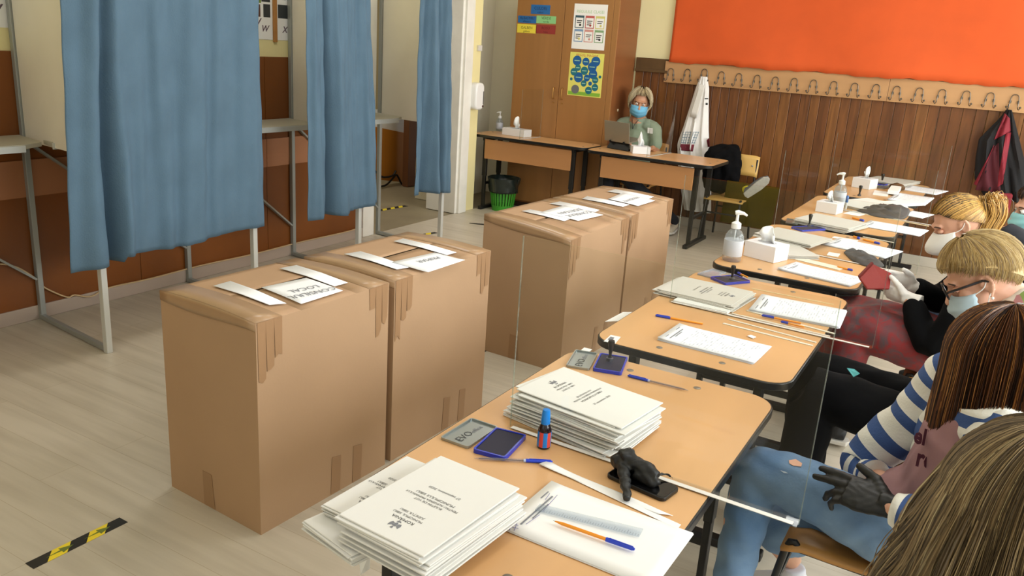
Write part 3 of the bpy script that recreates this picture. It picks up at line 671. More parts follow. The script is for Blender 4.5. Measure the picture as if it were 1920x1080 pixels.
# ------------------------------------------------------------------ waste bin
wbn = thing('waste_bin', 'green slatted waste bin lined with a black bag under the left back desk', 'bin', (-4.47, 7.62, 0))
bz = .30; r0, r1 = .115, .145
MB().lathe([(r0*.9, .004), (r0, 0), (r0, .02), (r0+.008, .06)], (-4.47, 7.62, 0), 24).build('base', M('bin_green', '#3f9a2c', .4), wbn, smooth=40)
gm = M('bin_green', '#3f9a2c', .4)
for k in range(26):
    a = 2*PI*k/26; ca, sa = math.cos(a), math.sin(a)
    MB().bar((-4.47+ca*(r0+.004), 7.62+sa*(r0+.004), .05), (-4.47+ca*r1, 7.62+sa*r1, .24), .018, .004, up=(ca, sa, 0)).build('slat', gm, wbn)
MB().lathe([(r1-.004, .235), (r1+.004, .235), (r1+.006, .26), (r1-.004, .262)], (-4.47, 7.62, 0), 28).build('rim', gm, wbn, smooth=40)
mb = MB()
mb.grid(lambda u, v: (-4.47+math.cos(u*2*PI)*((r1+.010+.03*v+.006*math.sin(u*31+v*9)) if v < .8 else (r1+.034-(v-.8)*.2)), 7.62+math.sin(u*2*PI)*((r1+.010+.03*v+.006*math.sin(u*27)) if v < .8 else (r1+.034-(v-.8)*.2)), .20+.165*min(v/.8, 1)-(.1*(v-.8)/.2 if v > .8 else 0)), 60, 12)
mb.build('bin_liner', M('black_bin_bag', '#1a2420', .25, bump=.4, bscale=30), wbn, smooth=60, solid=.002)
MB().lathe([(r0-.006, .02), (r0-.004, .03)], (-4.47, 7.62, 0), 20).build('bag_bottom', black_plastic, wbn)
# ------------------------------------------------------------------ things on the long row of desks
list_m = bpy.data.materials.new('printed_list'); list_m.use_nodes = True
nt = list_m.node_tree; N = nt.nodes; L = nt.links; b = N['Principled BSDF']; b.inputs['Roughness'].default_value = .7; b.inputs['Specular IOR Level'].default_value = .2
uv = N.new('ShaderNodeUVMap'); br = N.new('ShaderNodeTexBrick'); br.offset = .5; br.inputs['Scale'].default_value = 1
br.inputs['Brick Width'].default_value = .11; br.inputs['Row Height'].default_value = .030; br.inputs['Mortar Size'].default_value = .0085; br.inputs['Bias'].default_value = -.2
br.inputs['Color1'].default_value = lin('#eef0f6'); br.inputs['Color2'].default_value = lin('#b4b9c6'); br.inputs['Mortar'].default_value = lin('#f0f2f8')
L.new(uv.outputs[0], br.inputs['Vector']); sx = N.new('ShaderNodeSeparateXYZ'); L.new(uv.outputs[0], sx.inputs[0])
def band(sock, lo, hi):
    a = N.new('ShaderNodeMath'); a.operation = 'GREATER_THAN'; a.inputs[1].default_value = lo; L.new(sock, a.inputs[0])
    c = N.new('ShaderNodeMath'); c.operation = 'LESS_THAN'; c.inputs[1].default_value = hi; L.new(sock, c.inputs[0])
    d = N.new('ShaderNodeMath'); d.operation = 'MULTIPLY'; L.new(a.outputs[0], d.inputs[0]); L.new(c.outputs[0], d.inputs[1]); return d
m1 = N.new('ShaderNodeMath'); m1.operation = 'MULTIPLY'; L.new(band(sx.outputs[0], .08, .93).outputs[0], m1.inputs[0]); L.new(band(sx.outputs[1], .06, .78).outputs[0], m1.inputs[1])
mx = N.new('ShaderNodeMix'); mx.data_type = 'RGBA'; L.new(m1.outputs[0], mx.inputs['Factor']); mx.inputs['A'].default_value = lin('#f0f2f8'); L.new(br.outputs['Color'], mx.inputs['B'])
L.new(mx.outputs['Result'], b.inputs['Base Color'])
list_white = M('list_paper', '#eff1f7', .7, spec=.2)
T_ = TZ+.0008
def frame_of(cs, z):
    """4 pixel corners (going round) on the plane z -> points"""
    return [at(px, py, z=z) for px, py in cs]
def squared(P):
    """the rectangle closest to a measured quadrilateral (paper is rectangular)"""
    c = sum(P, Vector())/4; X = (P[1]-P[0])+(P[2]-P[3]); a = X.length/2; X.normalize(); Y0 = (P[3]-P[0])+(P[2]-P[1]); bb = Y0.length/2
    Y = Vector((-X.y, X.x, 0)); Y = Y if Y.dot(Y0) > 0 else -Y
    return [c-X*a/2-Y*bb/2, c+X*a/2-Y*bb/2, c+X*a/2+Y*bb/2, c-X*a/2+Y*bb/2]
def set_uv(o, P, og):
    """u along P0->P3 , v along P1->P0 (page top at P0-P3)"""
    me = o.data; l = me.uv_layers.new(name='UVMap'); U = P[3]-P[0]; V = P[0]-P[1]
    for lp in me.loops:
        p = me.vertices[lp.vertex_index].co+Vector(og)-P[1]; l.data[lp.index].uv = (p.dot(U)/U.length_squared, p.dot(V)/V.length_squared)
def paper(name, label, cs, z=None, mat=None, th=.0006, group=None, cat='paper', rect=True, curl=0., printed=False, up=None):
    z = T_ if z is None else z
    P = frame_of(cs, z)
    if rect: P = squared(P)
    mb = MB()
    if curl:
        def fn(u, v):
            p = (P[0]*(1-v)+P[3]*v)*(1-u)+(P[1]*(1-v)+P[2]*v)*u
            e = max(0, (.22-u)/.22)+max(0, (u-.85)/.15)*.5; p = p.copy(); p.z = z+.001+curl*e*e+.0015*math.sin(u*7+v*3); return p
        mb.grid(fn, 14, 5); o = mb.build(name, mat or (list_m if printed else white_paper), smooth=60, solid=th)
    else:
        mb.slab(P, th, (0, 0, 1)); o = mb.build(name, mat or (list_m if printed else white_paper))
    if printed: set_uv(o, P, o['_o'])
    tag(o, label, cat, group); return o, P
def voter_list(label, cs, z=None, pages=3, head=True, curl=.006, grp='printed voter lists on the desks'):
    """a printed list: page top towards the left edge cs[0]-cs[3]"""
    z = T_ if z is None else z
    P = squared(frame_of(cs, z))
    t = thing('voter_list', label, 'list', sum(P, Vector())/4, grp)
    rr = random.Random(len(label)*7+int(cs[0][0]))
    for k in range(pages):
        j = Vector((rr.uniform(-.004, .004), rr.uniform(-.004, .004), 0)) if k < pages-1 else Vector()
        Q = [p+j+Vector((0, 0, .0011*k)) for p in P]
        def fn(u, v):
            p = (Q[0]*(1-v)+Q[3]*v)*(1-u)+(Q[1]*(1-v)+Q[2]*v)*u
            e = max(0, (.2-u)/.2); f = max(0, (.3-v)/.3); p = p.copy(); p.z += curl*(e*e+.7*f*f)*(k+1)/pages; return p
        o = MB().grid(fn, 12, 6).build('page', list_m if k == pages-1 else list_white, t, smooth=60, solid=.0006)
        if k == pages-1: set_uv(o, P, t['_o'])
    if head:
        U = (P[3]-P[0]).normalized(); V = (P[0]-P[1]).normalized(); zz = Vector((0, 0, .0011*pages+.001+curl*.25))
        for f, a, c2, hgt in ((.10, .15, .75, .004), (.125, .3, .6, .003), (.05, .1, .3, .003), (.05, .65, .8, .003)):
            p = P[0]+(P[3]-P[0])*a-V*f*(P[1]-P[0]).length+zz; q = P[0]+(P[3]-P[0])*c2-V*f*(P[1]-P[0]).length+zz
            MB().obox((p+q)/2, ((q-p).length, hgt, .0004), U, None, (0, 0, 1)).build('heading_line', grey_ink, t)
    return t
def tilt_pts(P, a=0): return P
def booklet(label, c, X, Y, w_, l_, z, th, mat, group, edge=None, sag=0.):
    """one folded ballot booklet: page right X (width), page down -Y ; c centre"""
    P = [c-X*w_/2-Y*l_/2, c+X*w_/2-Y*l_/2, c+X*w_/2+Y*l_/2, c-X*w_/2+Y*l_/2]; P = [Vector((p.x, p.y, z)) for p in P]
    o = MB().slab(P, th, (0, 0, 1)).build('ballot_booklet', mat, bevel=min(.0012, th*.3), bseg=1)
    tag(o, label, 'booklet', group); return o
ORD = ['', 'topmost', 'second', 'third', 'fourth', 'fifth', 'sixth', 'seventh', 'eighth', 'ninth', 'tenth', 'eleventh', 'twelfth', 'thirteenth', 'fourteenth', 'fifteenth', 'sixteenth', 'seventeenth', 'eighteenth', 'nineteenth', 'twentieth', 'twenty-first', 'twenty-second', 'twenty-third', 'twenty-fourth', 'twenty-fifth']
def ballot_stack(n, cs, ztop, z0, mat, lab_in, lab_top, group, up, seed, jit=.012, words=True, ang=.05, drift=(0, 0)):
    """a pile of ballots; cs pixel corners of the top one at height ztop, page-up direction up=(x,y)"""
    rr = random.Random(seed); P = squared(frame_of(cs, ztop)); c0 = sum(P, Vector())/4
    E1 = P[1]-P[0]; E2 = P[3]-P[0]; up = Vector((up[0], up[1], 0))
    if abs(E1.normalized().dot(up)) > abs(E2.normalized().dot(up)): l_, w_ = E1.length, E2.length; Y = E1.normalized()
    else: l_, w_ = E2.length, E1.length; Y = E2.normalized()
    if Y.dot(up) < 0: Y = -Y
    th = (ztop-z0)/n; last = None
    for k in range(n):
        top_ = k == n-1; a = 0 if top_ else rr.uniform(-ang, ang); f = 1-k/(n-1) if n > 1 else 0
        Yk = Vector((Y.x*math.cos(a)-Y.y*math.sin(a), Y.x*math.sin(a)+Y.y*math.cos(a), 0)); Xk = Vector((Yk.y, -Yk.x, 0))
        c = c0 if top_ else c0+Vector((rr.uniform(-jit, jit)+drift[0]*f, rr.uniform(-jit, jit)+drift[1]*f, 0))
        if top_:
            t = thing('ballot_booklet', lab_top, 'booklet', (c.x, c.y, z0+k*th), group)
            Pq = [c-Xk*w_/2-Yk*l_/2, c+Xk*w_/2-Yk*l_/2, c+Xk*w_/2+Yk*l_/2, c-Xk*w_/2+Yk*l_/2]
            MB().slab([Vector((p.x, p.y, z0+k*th)) for p in Pq], th*.93, (0, 0, 1)).build('cover', mat, t, bevel=.001, bseg=1)
            if words:
                zt = z0+k*th+th*.93
                def put(s, u, v, size): text_part(s, 'lettering', ink, t, Vector((c.x, c.y, zt))+Xk*u*w_+Yk*v*l_, Xk, Yk, size, th=.0005)
                put('ROM\u00c2NIA', 0, .29, .0125); put('MUNICIPIUL SIBIU', 0, .245, .0095); put('JUDE\u021aUL SIBIU', 0, .205, .0095)
                put('BULETIN DE VOT', 0, .05, .0095); put('PENTRU ALEGEREA PRIMARULUI', 0, .015, .0095); put('MUNICIPIULUI SIBIU', 0, -.025, .0115); put('27 septembrie 2020', 0, -.12, .0105)
                # coat of arms: small eagle-like emblem from a shield, wings and a cross
                e = MB(); q = Vector((c.x, c.y, zt+.0002)); E = lambda u, v: q+Xk*u+Yk*(v+.36*l_)
                e.slab([E(-.004, .006), E(-.004, -.003), E(0, -.009), E(.004, -.003), E(.004, .006)], .0004, (0, 0, 1))
                for s in (-1, 1):
                    e.slab([E(s*.005, .004), E(s*.013, .010), E(s*.014, .0), E(s*.011, -.006), E(s*.005, -.004)][::s], .0004, (0, 0, 1))
                e.slab([E(-.002, .008), E(.002, .008), E(.003, .014), E(-.003, .014)], .0004, (0, 0, 1)); e.slab([E(-.006, -.010), E(.006, -.010), E(.003, -.014), E(-.003, -.014)], .0004, (0, 0, 1))
                e.build('emblem', grey_ink, t)
            last = t
        else: booklet((lab_in % ORD[n-k]) if k else (lab_in.replace('%s from the top', 'lowest')), c, Xk, Yk, w_, l_, z0+k*th, th*.93, mat, group)
    return last
# front desk
booklet_g = 'ballots piled on the front desk'
ballot_stack(9, [(596, 990), (700, 1060), (815, 930), (735, 880)], .781, T_, ballot_paper, 'white ballot booklet, %s from the top, low under the near pile corner', 'white ballot booklet jutting out over the near left desk corner', booklet_g, (0, -1), 11, .006, words=False, ang=.03)
pens_g = 'ballpoint pens on the long row of desks'
def pen(label, p_tip, p_cap, style='orange', z=None, capped_on_tip=False, r=.0042):
    z = T_+r if z is None else z+r
    a = at(*p_tip, z=z); c = at(*p_cap, z=z); d = (c-a); Ln = d.length; X = d.normalized()
    t = thing('ballpoint_pen', label, 'pen', (a+c)/2-Vector((0, 0, r)), pens_g)
    if capped_on_tip:                               # the cap covers the writing end (a)
        MB().tube([a, a+X*.003, a+X*Ln*.32], [r*.5, r*1.15, r*1.25], 10).build('cap', blue_plastic, t, smooth=40)
        MB().bar(a+X*Ln*.03+Vector((0,0,r*1.2)), a+X*Ln*.30+Vector((0,0,r*1.3)), .002, .0016).build('clip', blue_plastic, t)
        MB().tube([a+X*Ln*.3, c-X*.003, c], [r, r, r*.7], 6).build('barrel', orange_plastic, t, smooth=25)
        return t
    MB().tube([a, a+X*.006], [.0004, .0011], 6).build('tip', steel, t, smooth=40)
    if style == 'orange':
        MB().tube([a+X*.005, a+X*.022, a+X*Ln*.66], [.0014, r, r], 6).build('barrel', orange_plastic, t, smooth=25)
    else:
        MB().tube([a+X*.005, a+X*.022, a+X*Ln*.70], [.0014, r*.95, r*.95], 8).build('barrel', clear_plastic('clear_barrel', '#e9e6ea', 1.3, .05, .12), t, smooth=40)
        MB().tube([a+X*.012, a+X*Ln*.66], [.0014, .0014], 6).build('refill', M('dark_refill', '#4a4750', .4), t)
        MB().tube([a+X*Ln*.63, a+X*Ln*.70], [r*1.0, r*1.0], 8).build('collar', M('pale_blue_collar', '#b9c6ea', .4), t)
    MB().tube([a+X*Ln*.66, a+X*Ln*.97, c], [r*1.18, r*1.05, r*.6], 10).build('cap', blue_plastic, t, smooth=40)
    MB().bar(a+X*Ln*.70+Vector((0,0,r*1.25)), a+X*Ln*.98+Vector((0,0,r*1.15)), .002, .0016).build('clip', blue_plastic, t)
    return t
def stamp_pad(label, lid, pad, z=None, letters=True, group='ink pads on the desks', lidmat=None, pdir=None):
    z = T_ if z is None else z
    Lq = squared(frame_of(lid, z+.006)); Pq = squared(frame_of(pad, z+.010))
    t = thing('stamp_pad', label, 'ink pad', (sum(Lq, Vector())+sum(Pq, Vector()))/8*1.0, group); t.location.z = z; t['_o'] = tuple(t.location)
    def tray(Q, z0, h, rim, mt, mi, nm, inner=.003):
        c = sum(Q, Vector())/4; X = (Q[1]-Q[0]).normalized(); Y = (Q[3]-Q[0]).normalized(); a = (Q[1]-Q[0]).length; bb = (Q[3]-Q[0]).length
        mb = MB(); mb.obox((c.x, c.y, z0+.001), (a-.004, bb-.004, .002), X, None, (0, 0, 1))
        rp_ = [Vector((c.x, c.y, 0))+X*u+Y*v for u, v in rrect(-a/2, -bb/2, a/2, bb/2, .008, 4)]
        ri = [Vector((c.x, c.y, 0))+X*u+Y*v for u, v in rrect(-a/2+rim, -bb/2+rim, a/2-rim, bb/2-rim, .006, 4)]
        n = len(rp_); vs = []
        for q, zz in ((rp_, z0), (rp_, z0+h), (ri, z0+h), (ri, z0+.001)): vs += [Vector((p.x, p.y, zz)) for p in q]
        fs = []
        for k in range(3):
            for i in range(n): fs.append([k*n+i, k*n+(i+1) % n, (k+1)*n+(i+1) % n, (k+1)*n+i])
        mb.add(vs, fs); return mb.build(nm, mt, t, smooth=35), c, X, Y, a, bb
    o, c, X, Y, a, bb = tray(Lq, z, .007, .0035, lidmat or M('pad_lid_metal', '#9fa6a6', .28, metal=.75), 0, 'lid')
    if letters:
        long_ = Y if bb > a else X
        dr = Vector(long_); dr = dr if dr.y > 0 else -dr; u2 = Vector((-dr.y, dr.x, 0)); s = max(a, bb)
        k = M('pad_lid_ink', '#3b3f42', .5)
        text_part('EVO', 'lettering', k, o, Vector((c.x, c.y, z+.0024))-dr*s*.16-u2*0+Vector((0, 0, 0)), dr, u2, s*.22)
        text_part('office', 'lettering', grey_ink, o, Vector((c.x, c.y, z+.0024))+dr*s*.20-u2*s*.02, dr, u2, s*.14)
    o, c, X, Y, a, bb = tray(Pq, z, .011, .005, M('pad_blue', '#2436b4', .25), 0, 'pad_case')
    MB().obox((c.x, c.y, z+.0055), (a-.012, bb-.012, .007), X, None, (0, 0, 1)).build('ink_felt', M('ink_felt', '#14122f', .6), o)
    return t, c
def stamp(label, p, z=None, h=.075, s=1.):
    z = T_ if z is None else z
    c = at(*p, z=z); t = thing('rubber_stamp', label, 'stamp', c, 'black handled rubber stamps on the desks')
    MB().lathe([(.012*s, 0), (.012*s, .010), (.008*s, .012)], c, 14).build('base', M('stamp_base_clear', '#4a4a50', .3), t, smooth=40)
    MB().lathe([(.007*s, .012), (.005*s, h*.3), (.0085*s, h*.62), (.012*s, h*.86), (.010*s, h*.97), (.003*s, h)], c, 16).build('handle', black_plastic, t, smooth=50)
    return t
def shield(label, x0, x1, y, z0=None, h=.54, group='clear acrylic shields across the desks', y1=None):
    z0 = T_ if z0 is None else z0
    y1 = y if y1 is None else y1
    a, c = Vector((x0, y, z0)), Vector((x1, y1, z0)); X = (c-a).normalized(); Yv = Vector((-X.y, X.x, 0)); m = (a+c)/2; Ln = (c-a).length
    t = thing('acrylic_shield', label, 'acrylic shield', m, group)
    MB().obox(m+Vector((0, 0, h/2+.003)), (Ln, .004, h-.004), X).build('panel', acrylic, t)
    for s in (-1, 1): MB().obox(m+X*s*(Ln/2+.001)+Vector((0, 0, h/2)), (.0018, .0044, h), X).build('edge', acrylic_edge, t)
    MB().obox(m+Vector((0, 0, .0012))-Yv*.001, (Ln, .036, .0024), X).build('clear_foot', acrylic, t)
    MB().obox(m+Vector((0, 0, .0032))-Yv*.0105, (Ln-.02, .015, .0012), X).build('white_tape', M('white_glossy_tape', '#eceae4', .35), t)
    return t
def pump_bottle(label, c, s=1., group='clear pump bottles of hand gel', turn=0.):
    c = Vector(c); t = thing('pump_bottle', label, 'bottle', c, group)
    R_ = .037*s
    MB().lathe([(R_*.9, 0), (R_, .006*s), (R_, .085*s), (R_*.93, .102*s), (R_*.7, .118*s), (R_*.36, .128*s), (R_*.36, .134*s)], c, 24).build('body', clear_plastic('clear_bottle', '#e6e9ea', 1.45, .03, .16), t, smooth=50)
    MB().lathe([(R_*1.01, .022*s), (R_*1.02, .023*s), (R_*1.02, .084*s), (R_*1.01, .085*s)], c, 24).build('label', M('bottle_label', '#c9ccd4', .5), t, smooth=40)
    MB().lathe([(R_*.45, .128*s), (R_*.52, .13*s), (R_*.50, .150*s), (R_*.25, .156*s), (R_*.16, .158*s), (R_*.16, .186*s)], c, 16).build('collar', white_plastic, t, smooth=40)
    d = Vector((math.cos(turn), math.sin(turn), 0))
    MB().tube([c-d*.010*s+Vector((0,0,.190*s)), c+Vector((0,0,.192*s)), c+d*.022*s+Vector((0,0,.190*s)), c+d*.036*s+Vector((0,0,.182*s))], [.008*s, .010*s, .006*s, .004*s], 10, flat=.8).build('nozzle', white_plastic, t, smooth=50)
    MB().tube([c+Vector((0,0,.01*s)), c+Vector((0,0,.13*s))], .003*s, 6).build('dip_tube', white_plastic, t)
    return t
def tissue_box(label, cs, h, z=None, tis=.07, group='white tissue boxes', flat=False, dirx=0., style=0):
    """cs: near-left, near-right, far-right base corners in pixels"""
    z = T_ if z is None else z
    A, B_, C_ = [at(*p, z=z) for p in cs]; X = (B_-A); a = X.length; X.normalize(); Y = Vector((-X.y, X.x, 0)); d = min(.14, max(.09, (C_-B_).dot(Y)))
    c = A+X*a/2+Y*d/2; t = thing('tissue_box', label, 'tissue box', c, group)
    MB().obox(c+Vector((0, 0, h/2)), (a, d, h), X).build('carton', M('tissue_carton', '#eeedf0', .5), t, bevel=.002)
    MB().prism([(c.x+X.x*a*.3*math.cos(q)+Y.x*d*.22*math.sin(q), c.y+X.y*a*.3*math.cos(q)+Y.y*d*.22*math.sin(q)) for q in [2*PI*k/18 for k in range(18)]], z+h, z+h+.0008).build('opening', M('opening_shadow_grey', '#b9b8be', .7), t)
    rr = random.Random(int(cs[0][0])); ph = rr.uniform(0, 6)
    def fn(u, v):
        s = (u-.5); wdt = (a*.55 if style else a*.30)*(.9+.25*v*(1-v)); zz = h+tis*v*(1-(1.6 if style else .9)*s*s-(.25*math.sin(u*5+ph) if not style else 0))
        return c+X*(s*wdt+.012*v*math.sin(3*v+ph)+dirx*v*v*.04)+Y*(.014*math.sin(u*9+ph)*(.5+.5*v)+.010*math.sin(v*6+u*3))+Vector((0, 0, zz))
    MB().grid(fn, 22, 12).build('tissue', M('tissue_white', '#f4f4f4', .9), t, smooth=80, solid=.002)
    return t
def remeshed(mb, name, mat, parent=None, voxel=.006, smooth=4, noise=0., nscale=40, origin=None):
    """joins overlapping shapes into one continuous surface"""
    me = bpy.data.meshes.new('tmp'); me.from_pydata([tuple(p) for p in mb.v], [], mb.f); o = bpy.data.objects.new('tmp', me); COL.objects.link(o)
    md = o.modifiers.new('r', 'REMESH'); md.mode = 'VOXEL'; md.voxel_size = voxel; md.use_smooth_shade = True
    if smooth: sm = o.modifiers.new('s', 'SMOOTH'); sm.iterations = smooth; sm.factor = .5
    dg = bpy.context.evaluated_depsgraph_get(); ev = bpy.data.meshes.new_from_object(o.evaluated_get(dg))
    bpy.data.objects.remove(o); bpy.data.meshes.remove(me)
    root = parent
    while root is not None and root.parent is not None: root = root.parent
    if root is not None: og = Vector(root['_o'])
    elif origin is not None: og = Vector(origin)
    else:
        vs = [v.co for v in ev.vertices]; og = Vector((sum(v.x for v in vs)/len(vs), sum(v.y for v in vs)/len(vs), min(v.z for v in vs)))
    n = len(ev.vertices); co = np.empty(n*3, 'f'); ev.vertices.foreach_get('co', co); co = co.reshape(-1, 3)
    if noise:
        nr = np.empty(n*3, 'f'); ev.vertices.foreach_get('normal', nr); nr = nr.reshape(-1, 3)
        d = np.sin(co[:, 0]*nscale+2*np.sin(co[:, 1]*nscale*.7))*np.sin(co[:, 1]*nscale*.9+co[:, 2]*nscale*1.1+np.sin(co[:, 0]*nscale*.6))
        co = co+nr*(d*noise)[:, None]
    co = co-np.array(og); ev.vertices.foreach_set('co', co.astype('f').ravel()); ev.update()
    ev.name = name; ev.materials.clear()
    for m_ in (mat if isinstance(mat, (list, tuple)) else [mat]): ev.materials.append(m_)
    ev.polygons.foreach_set('use_smooth', [True]*len(ev.polygons)); ev.polygons.foreach_set('material_index', [0]*len(ev.polygons))
    ob = bpy.data.objects.new(name, ev); COL.objects.link(ob); ob['_o'] = tuple(og)
    if parent is not None: ob.parent = parent
    else: ob.location = og
    return ob

# --- front desk
bg = booklet_g
ballot_stack(10, [(618, 942), (700, 1000), (868, 890), (752, 857)], .808, .7815, ballot_paper, 'white ballot booklet, %s from the top in the near pile, left half', 'white ballot booklet on top of the left half of the near pile', bg, (0, -1), 5, .004, ang=.02)
ballot_stack(14, [(632, 962), (788, 1040), (980, 917), (830, 855)], .842, .782, ballot_paper, 'white ballot booklet, %s from the top in the tall near pile', 'topmost ballot booklet of the tall pile at the near end, printed side up', bg, (0, -1), 12, .010, ang=.025, drift=(.02, -.01))
ballot_stack(24, [(964, 728), (1176, 806), (1234, 752), (1058, 690)], .835, T_, ballot_paper, 'white ballot booklet, %s from the top in the untidy middle pile', 'topmost ballot booklet of the untidy pile in the middle of the front desk', 'ballots in the untidy middle pile', (-1, 0), 4, .020, ang=.07, drift=(-.01, -.02))
stamp_pad('open blue ink pad with grey lid beside the ink bottle', [(833, 820), (882, 842), (930, 797), (876, 783)], [(886, 843), (945, 857), (990, 817), (930, 800)])
stamp_pad('open blue ink pad with a stamp on it, far end of the front desk', [(1062, 685), (1106, 692), (1120, 662), (1078, 655)], [(1113, 690), (1167, 700), (1176, 669), (1124, 662)])
stamp('black handled stamp standing on the ink pad of the front desk', (1143, 676), z=T_+.009, h=.075)
c = at(1019, 838, z=T_)
ib = thing('ink_bottle', 'small dark ink bottle with blue cap and red and blue label', 'bottle', c)
MB().lathe([(.016, 0), (.018, .003), (.018, .052), (.012, .068), (.010, .072)], c, 20).build('glass', M('dark_ink_glass', '#1a0f18', .12), ib, smooth=50)
for k in range(10):
    mb = MB(); a0, a1 = 2*PI*k/10, 2*PI*(k+1)/10
    mb.grid(lambda u, v: c+Vector((math.cos(a0+(a1-a0)*u)*.0183, math.sin(a0+(a1-a0)*u)*.0183, .006+.042*v)), 3, 1)
    mb.build('label_strip', M('label_red', '#d8483c', .4) if k % 2 else M('label_blue', '#1d7fd0', .4), ib, solid=.0004)
MB().lathe([(.0115, .068), (.0125, .070), (.0115, .094), (.0095, .108), (.006, .109)], c, 18).build('cap', M('bright_blue_cap', '#1584e0', .3), ib, smooth=40)
pen('clear ballpoint pen with blue cap lying in front of the ink bottle', (889, 859), (1036, 866), 'clear')
pen('clear ballpoint pen with blue cap beside the farther ink pad', (1291, 732), (1177, 704), 'clear')
shield('clear acrylic shield standing across the middle of the front desk', -1.0, -.215, 1.825, y1=1.80)
# paper slips and lists at the near right
paper('paper_slip', 'long narrow white paper slip with rounded end beside the phone', [(1010, 873), (1235, 966), (1262, 968), (1030, 868)], th=.0006, cat='paper', rect=False, curl=.004, z=T_)
paper('paper_sheet', 'second white sheet showing at the right edge of the list with the ruler', [(1035, 880), (1270, 992), (1277, 984), (1052, 882)], rect=False, z=T_+.001)
lt = voter_list('white handwritten list lying under the ruler and the orange pen', [(938, 992), (1240, 1112), (1284, 996), (1030, 902)], pages=2, curl=.003)
for o in lt.children:
    if o.name.startswith('page'): o.data.materials.clear(); o.data.materials.append(white_paper)
Z0 = T_+.0055
vio = M('violet_pen_ink', '#6f6a9e', .6)
for p, q in (((945, 978), (972, 985)), ((949, 985), (972, 991)), ((955, 994), (962, 974)), ((964, 995), (971, 976)), ((1045, 928), (1018, 958)), ((1012, 965), (986, 983)), ((1031, 925), (1022, 937))):
    a, c2 = at(*p, z=Z0), at(*q, z=Z0); MB().bar(a, c2, .0012, .0004).build('pen_stroke', vio, lt)
rl = thing('ruler', 'transparent plastic ruler lying on the white list', 'ruler', at(1105, 978, z=Z0))
A, B_, C_, D_ = [at(*p, z=Z0+.0005) for p in ((1003, 957), (1198, 1007), (1206, 993), (1012, 946))]
MB().slab([A, B_, C_, D_], .0022, (0, 0, 1)).build('blade', clear_plastic('ruler_plastic', '#eef2f6', 1.3, .05, .08), rl)
for k in range(40):
    u = (k+.5)/40; p = A.lerp(B_, u); q = D_.lerp(C_, u); h = .45 if k % 5 == 0 else .25
    MB().bar(p+Vector((0,0,.0024)), p.lerp(q, h)+Vector((0,0,.0024)), .0007, .0003).build('tick_mark', grey_ink, rl)
pen('orange ballpoint pen with blue cap lying on the white list', (1037, 976), (1190, 1030), 'orange', z=Z0)
# phone with crumpled gloves
ph = thing('smartphone', 'black smartphone lying under the crumpled black gloves', 'phone', at(1205, 905, z=T_))
Pq = squared(frame_of([(1131, 897), (1250, 946), (1277, 912), (1165, 862)], T_+.006)); c = sum(Pq, Vector())/4; X = (Pq[1]-Pq[0]).normalized(); Y = Vector((-X.y, X.x, 0)); a, bb = .165, .08
for nm, ins, z0_, z1_, mt in (('case', 0, 0, .0095, M('phone_case', '#101010', .4)), ('screen', .004, .0095, .0102, M('phone_glass', '#050506', .06, spec=.7))):
    pts = [Vector((c.x, c.y, T_+z0_))+X*u+Y*v for u, v in rrect(-a/2+ins, -bb/2+ins, a/2-ins, bb/2-ins, .014-ins, 5)]
    MB().slab(pts, z1_-z0_, (0, 0, 1)).build(nm, mt, ph, bevel=.0015 if ins == 0 else 0)
gz = T_+.010; G = MB()
def gp(px, py, dz): return at(px, py, z=gz+dz)
for pth, rs in (([(1148, 868, .018), (1170, 862, .026), (1195, 868, .022)], [.017, .022, .018]), ([(1172, 842, .05), (1178, 858, .035), (1200, 880, .02)], [.016, .020, .020]), ([(1178, 866, .03), (1210, 878, .03), (1232, 895, .02)], [.018, .020, .013]),
                ([(1168, 870, .022), (1172, 900, .012), (1176, 935, .004)], [.018, .014, .009]), ([(1195, 885, .015), (1222, 902, .010), (1236, 905, .008)], [.020, .017, .008]), ([(1230, 893, .012), (1248, 888, .012), (1262, 898, .004)], [.005, .004, .003]),
                ([(1165, 858, .04), (1190, 850, .05)], [.018, .012])):
    G.tube(catmull([gp(*p) for p in pth], 3), list(np.interp(np.linspace(0, 1, 3*(len(pth)-1)+1), np.linspace(0, 1, len(rs)), rs)), 10)
gl = remeshed(G, 'black_gloves', M('black_nitrile', '#101111', .5, bump=.3, bscale=60), voxel=.0035, smooth=3, noise=.0022, nscale=130)
tag(gl, 'crumpled pair of black gloves lying on the phone', 'gloves')
paper('desk_number_label', 'small white number label half hidden behind the grey ink pad lid', [(1088, 657), (1104, 661), (1110, 655), (1096, 652)], cat='label')
lb_ = thing('desk_number_label', 'small white label stuck on the near left corner of the second desk', 'label', at(1143, 636, z=T_))
Q = frame_of([(1132, 640), (1153, 645), (1164, 632), (1145, 628)], T_); MB().slab(Q, .0005, (0, 0, 1)).build('sticker', white_paper, lb_)
MB().slab([Q[0].lerp(Q[1], u).lerp(Q[3].lerp(Q[2], u), v)+Vector((0,0,.0005)) for u, v in ((.15, .3), (.55, .3), (.55, .75), (.15, .75))], .0004, (0, 0, 1)).build('printed_code', grey_ink, lb_)
A = at(672, 1050, z=.72); hp_ = MB().slab([at(672, 1035, z=.7197), at(676, 1078, z=.66), at(693, 1066, z=.66), at(694, 1036, z=.7197)], .0008).build('hanging_paper', white_paper)
tag(hp_, 'white paper corner hanging below the near edge of the front desk', 'paper')
hp_ = MB().slab([at(1200, 600, z=.7197), at(1134, 603, z=.7197), at(1168, 585, z=.7197), at(1225, 585, z=.7197)], .0008).build('hanging_paper', white_paper)
tag(hp_, 'white paper sticking out from under the left edge of the second desk', 'paper')

